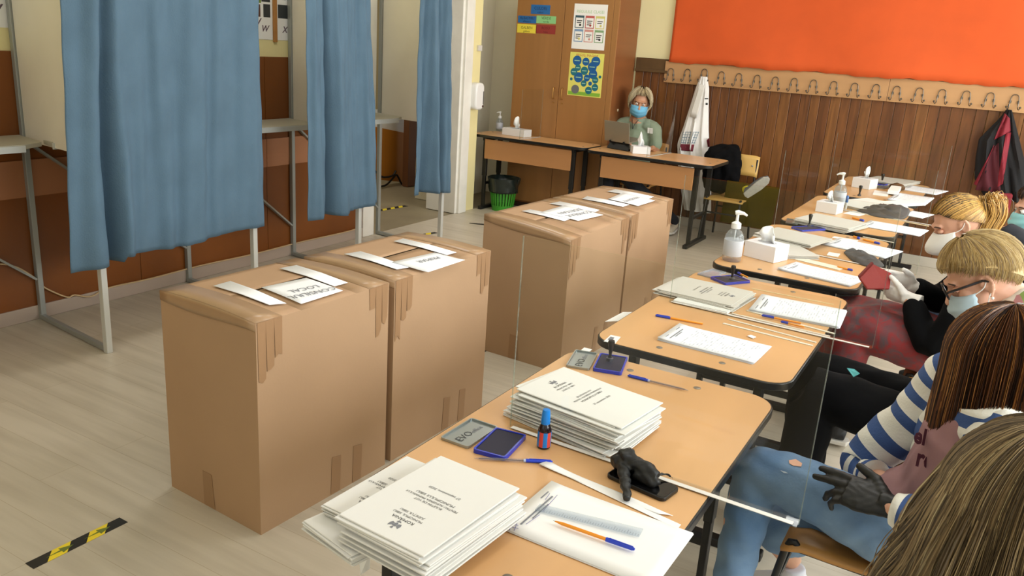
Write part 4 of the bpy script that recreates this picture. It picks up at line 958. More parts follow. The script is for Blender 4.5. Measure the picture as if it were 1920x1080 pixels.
# --- second desk
pen('orange ballpoint pen with blue cap lying alone on the second desk', (1229, 591), (1318, 607), 'orange', capped_on_tip=True)
voter_list('printed list on the near half of the second desk', [(1238, 636), (1413, 687), (1444, 648), (1268, 611)], pages=5, curl=.004)
voter_list('thick printed list at the right edge beside two orange pens', [(1411, 583), (1572, 618), (1588, 583), (1424, 555)], pages=7, curl=.002)
ballot_stack(8, [(1238, 540), (1375, 577), (1408, 543), (1275, 519)], .775, T_+.001, grey_paper, 'greyish ballot booklet, %s from the top in the second desk pile', 'topmost greyish ballot booklet of the low pile on the second desk', 'ballots piled on the second desk', (1, 0), 8, .02, ang=.05)
ballot_stack(4, [(1262, 562), (1366, 586), (1382, 568), (1285, 548)], .763, T_+.001, ballot_paper, 'white ballot booklet, %s from the top in front of the second desk pile', 'white folded ballot booklet in front of the low pile on the second desk', 'ballots piled on the second desk', (1, 0), 3, .01, words=False)
shield('clear acrylic shield with its foot reaching past the second desk', -1.06, -.245, 3.27, y1=3.235)
strip_m = M('beige_paper_strip', '#e3dac8', .7)
for k, (p, q, wd) in enumerate((((1356, 606), (1524, 648), .014), ((1365, 598), (1530, 642), .012), ((1390, 592), (1556, 631), .016), ((1372, 588), (1512, 622), .012), ((1400, 582), (1565, 626), .014))):
    a, c = at(*p, z=T_+.0005), at(*q, z=T_+.0005); o = MB().bar(a, c, wd, .0014+.0004*k).build('paper_strip', strip_m)
    tag(o, ['beige paper strip nearest the camera in the fan of strips on the second desk', 'beige paper strip second from the front in the fan of strips', 'beige paper strip sticking farthest right in the fan of strips', 'beige paper strip in the middle of the fan, ending short', 'beige paper strip touching the two orange pens'][k], 'paper strip', 'paper strips on the second desk')
o = MB().bar(at(1410, 541, z=T_), at(1563, 571, z=T_), .012, .002).build('wooden_ruler', M('wooden_ruler', '#d8bf8f', .5)); tag(o, 'long thin beige strip lying alone near the far edge of the second desk', 'ruler')
pen('orange pen with blue cap on the paper strips, the farther of two', (1428, 591), (1502, 606), 'orange', z=T_+.003, capped_on_tip=True)
pen('pen with blue cap on the paper strips, the nearer of two', (1464, 603), (1508, 613), 'orange', z=T_+.003, capped_on_tip=True)
MB_ = MB().slab([at(*p, z=T_+.002) for p in ((1401, 630), (1412, 635), (1418, 632), (1408, 628))], .001, (0, 0, 1)).build('paper_scrap', white_paper); tag(MB_, 'tiny white paper scrap above the printed list of the second desk', 'paper scrap')
stamp_pad('open blue ink pad with clear lid at the far left corner of the second desk', [(1313, 513), (1340, 522), (1356, 508), (1330, 503)], [(1340, 522), (1366, 533), (1402, 525), (1370, 512)], lidmat=clear_plastic('clear_lid', '#dfe3ea', 1.4, .05, .25), letters=False)
stamp('black handled stamp on the ink pad at the far left corner of the second desk', (1372, 524), z=T_+.009, h=.07)
pen('blue capped pen behind the stamp on the second desk', (1383, 511), (1402, 520), 'orange', capped_on_tip=True)

# --- third desk
pump_bottle('large clear pump bottle at the near left corner of the third desk', at(1371, 488, z=T_), 1.32, turn=rad(20))
tissue_box('white tissue box with a wide tissue behind the large pump bottle', [(1393, 479), (1450, 494), (1458, 476)], .085, tis=.085, style=1)
ballot_stack(5, [(1428, 458), (1478, 490), (1502, 468), (1450, 445)], .772, T_, grey_paper, 'greyish ballot booklet, %s from the top right behind the third desk tissue box', 'top greyish ballot booklet of the pile right behind the tissue box', 'ballots piled on the third desk', (1, 0), 21, .01, words=False)
ballot_stack(5, [(1426, 438), (1530, 462), (1551, 445), (1447, 424)], .788, T_+.018, grey_paper, 'greyish ballot booklet, %s from the top in the third desk far pile', 'top greyish ballot booklet of the far pile on the third desk', 'ballots piled on the third desk', (1, 0), 22, .012, words=False)
voter_list('white list at the near edge of the third desk beside the red wallet', [(1464, 506), (1600, 541), (1616, 521), (1486, 493)], pages=5, curl=.004)
voter_list('white list at the far right of the third desk behind the grey glove', [(1547, 460), (1668, 487), (1684, 470), (1566, 446)], pages=4, curl=.002)
shield('clear acrylic shield on the third desk, foot reaching to the right', -.98, -.215, 4.71, y1=4.60)
o, _ = paper('paper_strip', 'cream strip of card behind the near list of the third desk', [(1493, 487), (1576, 508), (1581, 502), (1499, 483)], th=.002, cat='paper strip'); o.data.materials[0] = strip_m
pen('orange and blue pen end beside the cream strip of the third desk', (1599, 507), (1570, 500), 'orange', capped_on_tip=True)
o, _ = paper('name_card', 'small white name card on the third desk beside the grey glove', [(1552, 479), (1573, 482), (1574, 476), (1552, 472)], cat='card')
def crumple(name, label, pts, rs, mat, cat, voxel=.005, noise=.003, ns=90):
    G = MB(); G.tube(catmull(pts, 4), list(np.interp(np.linspace(0, 1, 4*(len(pts)-1)+1), np.linspace(0, 1, len(rs)), rs)), 12, flat=1.6, side=(0, 0, 1))
    G.tube([p+Vector((.01, .02, -.004)) for p in catmull(pts, 4)], list(np.interp(np.linspace(0, 1, 4*(len(pts)-1)+1), np.linspace(0, 1, len(rs)), [r*.7 for r in rs])), 10)
    o = remeshed(G, name, mat, voxel=voxel, smooth=3, noise=noise, nscale=ns); tag(o, label, cat); return o
dg_ = M('dark_grey_cloth', '#4c4a4b', .8)
def cloth_patch(name, label, cat, outline_px, h, mat, seed):
    rr = random.Random(seed); P = [at(*p, z=T_) for p in outline_px]; P = [p for p in catmull(P+[P[0]], 4)][:-1]; c = sum(P, Vector())/len(P); n = len(P)
    ph = [rr.uniform(0, 6) for _ in range(6)]
    def fn(u, v):
        i = u*n; a = P[int(i) % n].lerp(P[(int(i)+1) % n], i-int(i)); p = c.lerp(a, v)
        q = .5+.5*math.sin(p.x*62+ph[0]+2*math.sin(p.y*40+ph[1])); q2 = .5+.5*math.sin(p.y*75+ph[2]+p.x*48)
        return Vector((p.x, p.y, T_+.002+h*(1-v**4)*(.35+.45*q+.3*q2)))
    o = MB().grid(fn, n, 12).build(name, mat, smooth=80, solid=.003); tag(o, label, cat); return o
cloth_patch('grey_glove', 'crumpled dark grey glove at the right edge of the third desk', 'glove', [(1582, 474), (1592, 468), (1601, 474), (1625, 478), (1646, 489), (1657, 500), (1630, 501), (1600, 491)], .03, dg_, 3)
pen('pen with blue cap at the far end of the list on the third desk', (1612, 447), (1600, 443), 'orange', capped_on_tip=True, r=.006)
pen('orange pen with blue cap above the far list of the third desk', (1650, 457), (1618, 449), 'orange', capped_on_tip=True, r=.005)
o, _ = paper('paper_strip', 'white paper strip at the far edge of the third desk', [(1560, 446), (1606, 454), (1609, 451), (1564, 443)], th=.001, cat='paper strip')
o = MB().bar(at(1618, 444, z=T_), at(1676, 455, z=T_), .014, .003).build('paper_strip', strip_m); tag(o, 'cream strip lying beyond the pens at the far edge of the third desk', 'paper strip')
stamp_pad('open purple-blue ink pad on the near left part of the fourth desk', [(1470, 416), (1494, 420), (1500, 412), (1478, 410)], [(1492, 428), (1512, 433), (1541, 428), (1518, 420)], letters=False)
stamp('black handled stamp on the purple-blue ink pad', (1517, 424), z=T_+.009, h=.08, s=1.1)
# --- fourth desk
ballot_stack(8, [(1500, 411), (1602, 430), (1617, 417), (1520, 397)], .785, T_, grey_paper, 'greyish ballot booklet, %s from the top on the fourth desk near part', 'top greyish ballot booklet of the pile on the near part of the fourth desk', 'ballots piled on the fourth desk', (1, 0), 31, .012, words=False)
voter_list('white list at the near right edge of the fourth desk', [(1617, 425), (1728, 444), (1737, 432), (1628, 413)], pages=4, curl=.001)
tissue_box('white tissue box in front of the pump bottle on the fourth desk', [(1528, 396), (1567, 403), (1575, 385)], .075, tis=.06, style=0)
pump_bottle('clear pump bottle behind the tissue box on the fourth desk', at(1571, 386, z=T_), 1.25, turn=rad(190))
mk = thing('marker_pen', 'blue capped marker standing behind the tissue box', 'marker', at(1585, 392, z=T_)); c = at(1585, 392, z=T_)
MB().lathe([(.009, 0), (.009, .05)], c, 12).build('barrel', white_plastic, mk, smooth=40); MB().lathe([(.010, .05), (.010, .095), (.006, .10)], c, 12).build('cap', M('marker_blue', '#3f6fb4', .4), mk, smooth=40)
cloth_patch('dark_grey_cloth', 'dark grey cloth spread over the middle of the fourth desk', 'cloth', [(1606, 396), (1622, 390), (1645, 387), (1672, 388), (1704, 392), (1699, 409), (1676, 411), (1640, 406)], .04, dg_, 5)
o = MB().bar(at(1618, 401, z=T_), at(1741, 424, z=T_), .016, .004).build('wooden_strip', M('cream_wood_strip', '#dcc9a4', .6)); tag(o, 'long cream strip in front of the dark grey cloth', 'ruler')
shield('clear acrylic shield farthest along the row, on the fourth desk', -.98, -.24, 6.34, y1=6.22)
voter_list('white list right of the dark grey cloth on the fourth desk', [(1696, 404), (1738, 411), (1744, 402), (1702, 394)], pages=3, curl=.001)
ballot_stack(3, [(1584, 384), (1662, 398), (1668, 382), (1596, 364)], .77, T_, ballot_paper, 'pinkish white ballot booklet, %s from the top on the fourth desk', 'top pinkish white ballot booklet of the far pile on the fourth desk', 'ballots piled on the fourth desk', (1, 0), 33, .01, words=False)
pen('orange pen with blue cap near the pile of the fourth desk', (1620, 414), (1598, 408), 'orange', capped_on_tip=True, r=.006)
o, _ = paper('paper_slip', 'white crumpled slip standing near the far right of the fourth desk', [(1672, 388), (1704, 392), (1706, 382), (1684, 374)], th=.02, cat='paper')
o, _ = paper('pink_sheet', 'pale lilac sheet left of the dark grey cloth', [(1588, 401), (1618, 407), (1622, 399), (1592, 394)], cat='paper')
stamp('black handled stamp standing alone at the far end of the fourth desk', (1611, 367), h=.085, s=1.2)
# --- fifth desk
tissue_box('white tissue box at the near left corner of the fifth desk', [(1596, 350), (1629, 356), (1643, 340)], .085, tis=.085, style=0)
stamp('black handled stamp on the dark pad beside the farthest tissue box', (1653, 343), h=.085, s=1.3)
ballot_stack(3, [(1630, 338), (1710, 347), (1717, 338), (1650, 324)], .775, T_, grey_paper, 'greyish ballot booklet, %s from the top at the row far end', 'top greyish ballot booklet at the far end of the row, against the wall', 'ballots piled on the fifth desk', (1, 0), 41, .012, words=False)
stamp_pad('dark blue ink pad with its stamp at the far end of the row', [(1642, 351), (1664, 355), (1668, 349), (1648, 346)], [(1645, 344), (1664, 348), (1670, 341), (1650, 339)], letters=False)
crumple('brown_pouch', 'small shiny brown pouch among the papers at the far end', [at(1670, 350, z=TZ+.02), at(1682, 350, z=TZ+.03), at(1694, 353, z=TZ+.02)], [.02, .035, .02], M('brown_leather', '#5a3f2c', .25), 'pouch', .007, .004, 60)
voter_list('white list beyond the brown pouch at the far end', [(1694, 356), (1764, 367), (1770, 358), (1700, 347)], pages=5, curl=.001)
voter_list('blue-edged list on the near part of the fifth desk', [(1668, 376), (1740, 386), (1746, 372), (1680, 362)], pages=8, curl=.001)
o, _ = paper('pad_lid', 'pale flat lid lying left of the blue-edged list', [(1636, 365), (1664, 369), (1667, 361), (1640, 358)], th=.006, cat='lid')
o, _ = paper('note_pad', 'small cream note pad standing on the blue-edged list', [(1666, 363), (1684, 366), (1688, 356), (1668, 354)], th=.03, cat='note pad', z=T_+.012)
# --- things on the back desks
TD = DZ+.0008
pump_bottle('small pump bottle with printed label on the left back desk', at(936, 245, z=TD), 1.05, turn=rad(200))
tissue_box('white tissue box with a pulled-up tissue on the left back desk', [(941, 252), (982, 258), (991, 246)], .075, z=TD, tis=.10)
tissue_box('white tissue box in front of the woman on the right back desk', [(1186, 288), (1219, 290), (1230, 280)], .07, z=TD, tis=.11)
shield('clear acrylic shield standing on the left back desk', -4.22, -4.20, 7.46, TD, .5, y1=7.86)
shield('clear acrylic shield standing on the right back desk beside the tissues', -2.80, -2.76, 7.40, TD, .5, y1=7.94)
lp = thing('laptop', 'silver laptop seen from behind on a black stand', 'laptop', at(1160, 277, z=TD))
P0, P1 = at(1132, 256, y=7.66), at(1181, 264, y=7.62); up_ = Vector((-.02, -.10, .21))*1.0
P0 = Vector((P0.x, 7.70, TD+.075)); P1 = Vector((P1.x, 7.62, TD+.075)); 
MB().slab([P0, P1, P1+Vector((0, -.05, .20)), P0+Vector((0, -.05, .20))], .008).build('screen_lid', M('silver_lid', '#9d9788', .35, metal=.5), lp, bevel=.002)
d_ = (P1-P0); n_ = Vector((-d_.y, d_.x, 0)).normalized()
MB().slab([P0, P1, P1+n_*.2+Vector((0, 0, .03)), P0+n_*.2+Vector((0, 0, .03))], .014, (0, 0, 1)).build('keyboard_base', M('silver_lid', '#9d9788'), lp, bevel=.003)
MB().slab([P0+d_*.12-Vector((0, 0, .074)), P1-d_*.0-Vector((0, 0, .074)), P1-d_*.06-Vector((0, 0, .004))+n_*.03, P0+d_*.2-Vector((0, 0, .004))+n_*.03], .012).build('stand', black_plastic, lp)
MB().slab([P0+d_*.12+n_*.02-Vector((0, 0, .074)), P1+n_*.02-Vector((0, 0, .074)), P1+n_*.2-Vector((0, 0, .074)), P0+d_*.12+n_*.2-Vector((0, 0, .074))], .02, (0, 0, 1)).build('stand_base', black_plastic, lp)
for u in (.25, .8): MB().bar(P0+d_*u-Vector((0, 0, .01))-n_*.012, P0+d_*u+Vector((0, 0, .012))-n_*.012, .03, .012).build('stand_hook', black_plastic, lp)
# ------------------------------------------------------------------ school chairs
ply = M('varnished_plywood', '#b98546', .4, var=.08, vscale=5, stretch=(1, .2, 1))
yply = M('pale_plywood', '#cfa65c', .4, var=.08, vscale=5, stretch=(1, .2, 1))
def chair(label, loc, rz, mat, group='wooden school chairs with black tube frames', s=1.0):
    """local: faces -x, origin on the floor under the seat centre"""
    t = thing('school_chair', label, 'chair', (0, 0, 0), group)
    def seat(u, v):
        x = -.20+.40*u; y = (-.19+.38*v)*(1-.08*u); z = .442-.012*math.sin(PI*u)*1-.02*max(0, .15-u)/.15+.012*max(0, u-.85)/.15; return (x, y, z)
    MB().grid(seat, 14, 8).build('seat', mat, t, smooth=60, solid=.012)
    def back(u, v):
        y = -.185+.37*u; x = .20+.03*v-.03*math.cos((u-.5)*PI*.9)+.03; z = .64+.20*v-.012*(abs(u-.5)*2)**6; return (x, y, z)
    MB().grid(back, 12, 5).build('backrest', mat, t, smooth=60, solid=.010)
    for sy in (-1, 1):
        y = sy*.165
        MB().tube(catmull([(-.235, y*1.1, .012), (-.19, y, .41), (-.15, y, .425)], 4), .011, 8).build('leg', black_metal, t, smooth=50)
        MB().tube(catmull([(.25, y*1.1, .012), (.20, y, .40), (.14, y, .425)], 4), .011, 8).build('leg', black_metal, t, smooth=50)
        MB().tube(catmull([(-.15, y, .425), (.12, y, .425), (.20, y, .47), (.225, y, .62), (.245, y, .80)], 4), .010, 8).build('back_post', black_metal, t, smooth=50)
        MB().lathe([(.008, 0), (.009, .002), (.004, .004)], (.205, y*.8, .74), 8, axis=(-1, 0, .1)).build('rivet', steel, t)
    MB().tube([(-.20, -.165, .30), (-.20, .165, .30)], .009, 8).build('crossbar', black_metal, t); MB().tube([(.21, -.165, .30), (.21, .165, .30)], .009, 8).build('crossbar', black_metal, t)
    t.location = loc; t.rotation_euler = (0, 0, rz); t.scale = (s, s, s) if False else (1, 1, 1)
    return t
chair('school chair under the person in the striped sweater', (-.10, 2.40, 0), 0, ply)
chair('school chair under the person with wavy hair at the bottom right', (.16, 1.30, 0), 0, ply)
chair('school chair under the person with short blond hair and glasses', (.13, 3.10, 0), 0, ply)
chair('school chair under the person holding the red wallet', (.05, 4.10, 0), 0, ply)
chair('school chair under the person at the right picture edge', (.36, 5.0, 0), 0, ply)
chair('school chair under the woman in mint behind the right back desk', (-3.12, 8.12, 0), rad(90), ply)
cy = at(1402, 300, y=8.22); chair('pale yellow school chair against the wall with a black jacket over it', (cy.x-.08, 8.02, 0), rad(90), yply)

# ------------------------------------------------------------------ people
skin_l = M('skin_light', '#d9a58a', .5, var=.05, vscale=20); skin_t = M('skin_tanned', '#c08c6c', .5, var=.05, vscale=20)
eye_white = M('eye_white', '#e9e4dd', .2); iris_m = M('iris_dark', '#3a2c22', .2)
mask_blue = M('surgical_mask_blue', '#6fb4d8', .8, var=.04, vscale=30); mask_teal = M('surgical_mask_teal', '#8fc9cc', .8); mask_white = M('white_folded_mask', '#e8e6e0', .8); strap_m = M('mask_strap', '#efefec', .7)
def interp_r(rs, n): return list(np.interp(np.linspace(0, 1, n), np.linspace(0, 1, len(rs)), rs))
def limb(mb, pts, rs, n=12, flat=1., side=None, k=4, caps=True):
    P = catmull(pts, k); R_ = interp_r(rs, len(P)); mb.tube(P, R_, n, flat=flat, side=side)
    if caps: mb.ell(P[0], (R_[0], R_[0], R_[0]), nu=10, nv=6); mb.ell(P[-1], (R_[-1], R_[-1], R_[-1]), nu=10, nv=6)
def basis(F, Uh=(0, 0, 1)):
    F = Vector(F).normalized(); S = F.cross(Vector(Uh)).normalized(); U = S.cross(F).normalized(); return F, S, U
def add_head(mb, C, F, S, U, s=1., ears=True):
    E = lambda f, sd, u: C+F*f*s+S*sd*s+U*u*s
    mb.ell(E(-.012, 0, .022), (.076*s, .096*s, .100*s), S, U, 20, 14)
    mb.ell(E(.028, 0, -.045), (.060*s, .064*s, .080*s), S, U, 18, 12)
    mb.ell(E(.055, 0, -.100), (.034*s, .030*s, .024*s), S, U, 12, 8)
    mb.tube([E(.086, 0, .012), E(.102, 0, -.012), E(.116, 0, -.034), E(.100, 0, -.044)], [.008*s, .011*s, .014*s, .012*s], 10)
    mb.tube([E(.072, -.045, .026), E(.092, -.015, .030), E(.092, .015, .030), E(.072, .045, .026)], .009*s, 8)
    mb.ell(E(.088, 0, -.068), (.022*s, .009*s, .007*s), S, U, 10, 6); mb.ell(E(.086, 0, -.078), (.019*s, .009*s, .008*s), S, U, 10, 6)
    for q in (-1, 1):
        mb.ell(E(.060, q*.040, -.02), (.022*s, .022*s, .02*s), S, U, 10, 6)
        if ears:
            mb.tube(catmull([E(.006, q*.074, -.048), E(-.006, q*.080, -.040), E(-.022, q*.088, -.005), E(-.016, q*.086, .022), E(.002, q*.078, .018), E(.006, q*.075, -.01)], 3), .0072*s, 8)
            mb.ell(E(-.006, q*.076, -.010), (.006*s, .018*s, .028*s), S, U, 10, 6)
def eyes(parent, C, F, S, U, closed=False, skin=None):
    for q in (-1, 1):
        if closed:                                          # lowered lids with a lash line
            c = C+F*.079+S*q*.032+U*.004
            e = MB().ell(c, (.0145, .0125, .011), S, U, 14, 10).build('eyelid', skin or skin_l, parent, smooth=60)
            MB().tube(catmull([c-S*.013+F*.004-U*.006, c+F*.0125-U*.006, c+S*.013+F*.004-U*.006], 4), .0014, 5).build('lashes', iris_m, e)
            MB().tube(catmull([C+F*.076+S*q*.054+U*.024, C+F*.090+S*q*.032+U*.032, C+F*.092+S*q*.012+U*.026], 4), [.003]*9, 6).build('eyebrow', M('eyebrow_brown', '#4a3526', .8), parent)
            continue
        c = C+F*.080+S*q*.032+U*.006
        e = MB().ell(c, (.0125, .0125, .0125), S, U, 14, 10).build('eye', eye_white, parent, smooth=60)
        MB().ell(c+F*.0095, (.0062, .004, .0062), S, U, 12, 8).build('iris', iris_m, e, smooth=60)
        MB().tube(catmull([c+U*.018+S*q*.022-F*.004, c+U*.024+F*.010, c+U*.019-S*q*.020+F*.012], 4), [.003]*9, 6).build('eyebrow', M('eyebrow_brown', '#4a3526', .8), parent)
def mask(parent, C, F, S, U, mat, beak=0., top=.0, bot=-.125, straps=True, name='face_mask', ear=(-.004, .080, 0)):
    def fn(u, v):
        a = (u-.5)*2*rad(80); h = top+(bot-top)*v; bl = .5+.5*math.sin(PI*(.15+.75*v))
        f = .012+(.122*bl+beak*math.exp(-((u-.5)*5)**2)*math.sin(PI*v))*math.cos(a)**.8; sd = .082*math.sin(a)*(.93+.05*bl)
        hh = h if abs(u-.5) < .01 else h*(1-.35*abs(u-.5)*2)-.012*abs(u-.5)*2
        f += .0025*math.sin(v*PI*6)*(1 if not beak else 0)
        return C+F*f+S*sd+U*hh
    m_ = MB().grid(fn, 26, 16).build(name, mat, parent, smooth=70, solid=.002)
    if straps:
        for q in (0, 1):
            sg = -1 if q == 0 else 1
            for v in (.05, .95):
                p = fn(q, v); MB().tube(catmull([p, C+S*sg*.086+F*.005+U*(fn(q, v)-C).dot(U)*.5, C+S*sg*ear[1]*1.06+F*(-.02)+U*(.02 if v < .5 else -.03)], 4), .0018, 5).build('ear_loop', strap_m, m_)
    return m_
def hand(mb, W, D, N_, thumb, curl=.5, s=1., spread=.12, rscale=1., fold=None, tcurl=0.):
    """W wrist, D direction of the fingers, N_ palm normal (curl towards it), thumb +1/-1 side"""
    D = Vector(D).normalized(); N_ = Vector(N_); N_ = (N_-D*N_.dot(D)).normalized(); S = D.cross(N_)*thumb
    K = W+D*.088*s
    mb.tube([W-D*.02*s, W+D*.02*s, W+D*.055*s, K+D*.004*s], [.026*s*rscale, .034*s*rscale, .041*s*rscale, .038*s*rscale], 14, flat=.42, side=S)
    mb.ell(W, (.027*s, .02*s, .02*s), S, N_, 10, 8)
    for i, (o, ln) in enumerate(((.031, .070), (.0105, .079), (-.0105, .074), (-.030, .058))):
        cu = (fold[i] if fold else curl); d = (D+S*o*spread*30*.1).normalized(); p = K+S*o*s-D*.010*s; pts = [p]; ang = 0
        for L_, b in ((.45, .55), (.32, 1.), (.26, .7)):
            ang += cu*b; dd = d*math.cos(ang)+N_*math.sin(ang); p = p+dd*(ln*L_+.006)*s; pts.append(p)
        r = (.0092, .0092, .0088, .0078)[i]*s*rscale
        mb.tube(pts, [r*1.05, r, r*.92, r*.78], 10); mb.ell(pts[-1], (r*.78,)*3, nu=8, nv=6); mb.ell(pts[1], (r*1.04,)*3, nu=8, nv=6); mb.ell(pts[2], (r*.97,)*3, nu=8, nv=6)
    p = W+D*.022*s+S*.026*s; d = (S*.75+D*.65+N_*(.15+tcurl)).normalized(); d2 = (S*.35+D*.85+N_*(.3+tcurl)).normalized()
    q1 = p+d*.034*s; q2 = q1+d2*.030*s; q3 = q2+d2*.022*s
    mb.tube([p-d*.01*s, p, q1, q2, q3], [.016*s*rscale, .0165*s*rscale, .0115*s*rscale, .0105*s*rscale, .0082*s*rscale], 10); mb.ell(q3, (.0082*s*rscale,)*3, nu=8, nv=6)
def torso(mb, pel, waist, chest, top, S, k=1., shw=.16):
    limb(mb, [pel, waist, chest, top], [.158*k, .135*k, .155*k, .10*k], 16, flat=.66, side=S, k=5)
def strands(mb, paths, r, nm, rr, n=4):
    for P in paths:
        rad_ = [r*rr.uniform(.7, 1.2)*w for w in interp_r([.75, 1, 1, .9, .35], len(P))]
        mb.tube(P, rad_, n, mi=rr.randrange(nm), cap=False)
def dome_path(C, rad3, phi, el0, el1, n, hang=0., nh=0, wave=0., rr=None, off=0., axes=None, out=0.):
    """down the scalp from elevation el0 to el1 at azimuth phi, then hanging under gravity"""
    A, B, Z = axes or (Vector((1, 0, 0)), Vector((0, 1, 0)), Vector((0, 0, 1)))
    P = []
    for i in range(n+1):
        el = el0+(el1-el0)*i/n
        P.append(C+(A*math.cos(phi)*rad3[0]+B*math.sin(phi)*rad3[1])*math.cos(el)*(1+off)+Z*rad3[2]*math.sin(el)*(1+off))
    if nh:
        p = P[-1]; o = (A*math.cos(phi)+B*math.sin(phi)); w1, w2 = rr.uniform(0, 6), rr.uniform(0, 6); fq = rr.uniform(.8, 1.2)
        for i in range(1, nh+1):
            t = i/nh
            P.append(p+Vector((0, 0, -hang*t))+o*(out*t*(1-.4*t)+wave*math.sin(t*7*fq+w1)*t)+Vector((-o.y, o.x, 0))*wave*math.sin(t*6*fq+w2)*t)
    return P
# ---- the person in the striped sweater
def person_thing(label, loc, group=None): return thing('person', label, 'person', loc, group)
Y2 = 2.36
p2 = person_thing('person with long brown highlighted hair, striped sweater, ripped jeans and one black glove', (-.05, Y2, 0))
C = at(1862, 662, y=Y2); F, S, U = basis((-.80, .0, -.60))
neck = C+Vector((.075, 0, -.10)); pel = Vector((.03, Y2+.02, .535)); chest = Vector((.10, Y2, .84))
shR = at(1760, 708, y=Y2+.17); shL = Vector((shR.x+.05, Y2-.17, shR.z-.0))
shR = Vector((.06, Y2+.165, .955)); shL = Vector((.15, Y2-.15, .90))
elR = at(1625, 868, y=Y2+.16); wrR = at(1683, 912, y=Y2+.02)
elL = at(1775, 985, y=Y2-.27); wrL = at(1664, 948, y=Y2-.235)
knA = at(1430, 884, y=Y2-.06); anA = at(1372, 1085, y=Y2-.16)
knB = at(1462, 975, y=Y2+.06); anB = at(1482, 1046, y=Y2+.14)
hipA = Vector((.05, Y2-.10, .50)); hipB = Vector((.03, Y2+.09, .53))
B = MB(); add_head(B, C, F, S, U)
limb(B, [C-U*.05-F*.02, neck, Vector((.10, Y2, .96))], [.055, .052, .06])
torso(B, pel, (pel+chest)/2, chest, Vector((.095, Y2, .97)), (0, 1, 0), .93)
limb(B, [shR, elR, wrR], [.048, .040, .026]); limb(B, [shL, elL, wrL], [.048, .040, .026])
limb(B, [hipA, knA, anA], [.085, .052, .036]); limb(B, [hipB, knB, anB], [.085, .052, .036])
hand(B, wrR, at(1716, 930, y=Y2-.02)-wrR, (0, -.3, -1), -1, .25)
D = at(1550, 903, y=Y2-.20)-wrL
remeshed(B, 'body', skin_l, p2, voxel=.0064, smooth=3)
G = MB(); hand(G, wrL, D, FW*.8-UP*.55, -1, .15, s=1.14, rscale=1.1, spread=.26, fold=[.06, .14, .55, .70], tcurl=-.25); G.tube([wrL-D.normalized()*.045, wrL-D.normalized()*.01, wrL+D.normalized()*.02], [.036, .031, .031], 14, flat=.8)
remeshed(G, 'black_glove', M('black_nitrile', '#101111'), p2, voxel=.0035, smooth=3, noise=.0008, nscale=160)['label'] = 'black glove'
# jeans
jn = M('blue_denim', '#55779f', .8, hex2='#84a2c2', vscale=5, bump=.2, bscale=160, dist=.4)
B = MB(); B.ell((pel.x+.02, Y2, .54), (.17, .175, .13), nu=18, nv=12)
limb(B, [hipA+Vector((.04, 0, .02)), hipA.lerp(knA, .5)+Vector((0, 0, .03)), knA, knA+Vector((-.015, -.01, -.06)), anA], [.108, .092, .072, .070, .056], 18, k=6)
limb(B, [hipB+Vector((.04, 0, 0)), hipB.lerp(knB, .5), knB, knB+Vector((0, .02, -.05)), anB+Vector((0, 0, .07))], [.105, .095, .076, .074, .060], 18, k=6)
remeshed(B, 'jeans', jn, p2, voxel=.008, smooth=2, noise=.0035, nscale=48)
q = at(1490, 868, y=Y2-.06); n_ = (CAM-q).normalized()
def patch(px, py, a, b, mat, nm, yy, lift=.0):
    c = at(px, py, y=yy); n_ = (CAM-c).normalized(); X = RT; Yv = n_.cross(X)
    return c, n_, X, Yv
# tear over the knee: a small skin patch following the thigh
def surf(px, py, ob):
    bpy.context.view_layer.update()
    d = (RT*((px-960)/F_PX)-UP*((py-540)/F_PX)+FW).normalized(); o_ = Vector(ob['_o'])
    ok, loc, nr, i = ob.ray_cast(CAM-o_, d); return (loc+o_, nr) if ok else (None, None)
jo = [o for o in p2.children if o.name.startswith('jeans')][0]
for nm, pts, mt in (('tear', [(1479, 864), (1492, 862), (1504, 870), (1502, 876), (1487, 874), (1480, 870)], skin_l), ('tear', [(1463, 882), (1472, 884), (1479, 888), (1470, 887)], M('frayed_thread', '#b9c8da', .9))):
    P = [surf(x, y, jo) for x, y in pts]
    if all(p[0] is not None for p in P): MB().slab([p[0]+p[1]*.0015 for p in P][::-1], .0012, P[0][1]).build(nm, mt, jo)
# trainer on the tucked back foot and on the front foot
shoe_w = M('white_trainer', '#dcdce4', .6)
def shoe(parent, an, d, mat, L_=.25, sole=None):
    d = Vector(d).normalized(); s = Vector((-d.y, d.x, 0)).normalized(); u = d.cross(s)*-1 if d.cross(s).z < 0 else d.cross(s)
    G = MB(); b = an-u*.055
    G.tube([b-d*.06+u*.02, b-d*.02+u*.025, b+d*.06+u*.018, b+d*.13+u*.006, b+d*.17], [.036, .042, .043, .040, .022], 14, flat=.8, side=s); G.tube([an+u*.03-d*.02, an-u*.03-d*.01], [.042, .046], 14)
    o = remeshed(G, 'shoe', mat, parent, voxel=.006, smooth=3)
    poly = [(-.085, .0), (-.07, .034), (0, .040), (.10, .046), (.165, .030), (.185, 0), (.165, -.030), (.10, -.044), (0, -.038), (-.07, -.034)]
    MB().slab([b-u*.028+d*a+s*c for a, c in poly], .022, u).build('sole', sole or M('pale_sole', '#cfcac0', .7), o, bevel=.004)
    return o
shoe(p2, Vector((anB.x, anB.y, max(.10, anB.z-.06))), (-.9, .1, -.25), shoe_w); shoe(p2, Vector((anA.x, anA.y, max(.09, anA.z-.03))), (-.95, -.1, -.15), shoe_w)
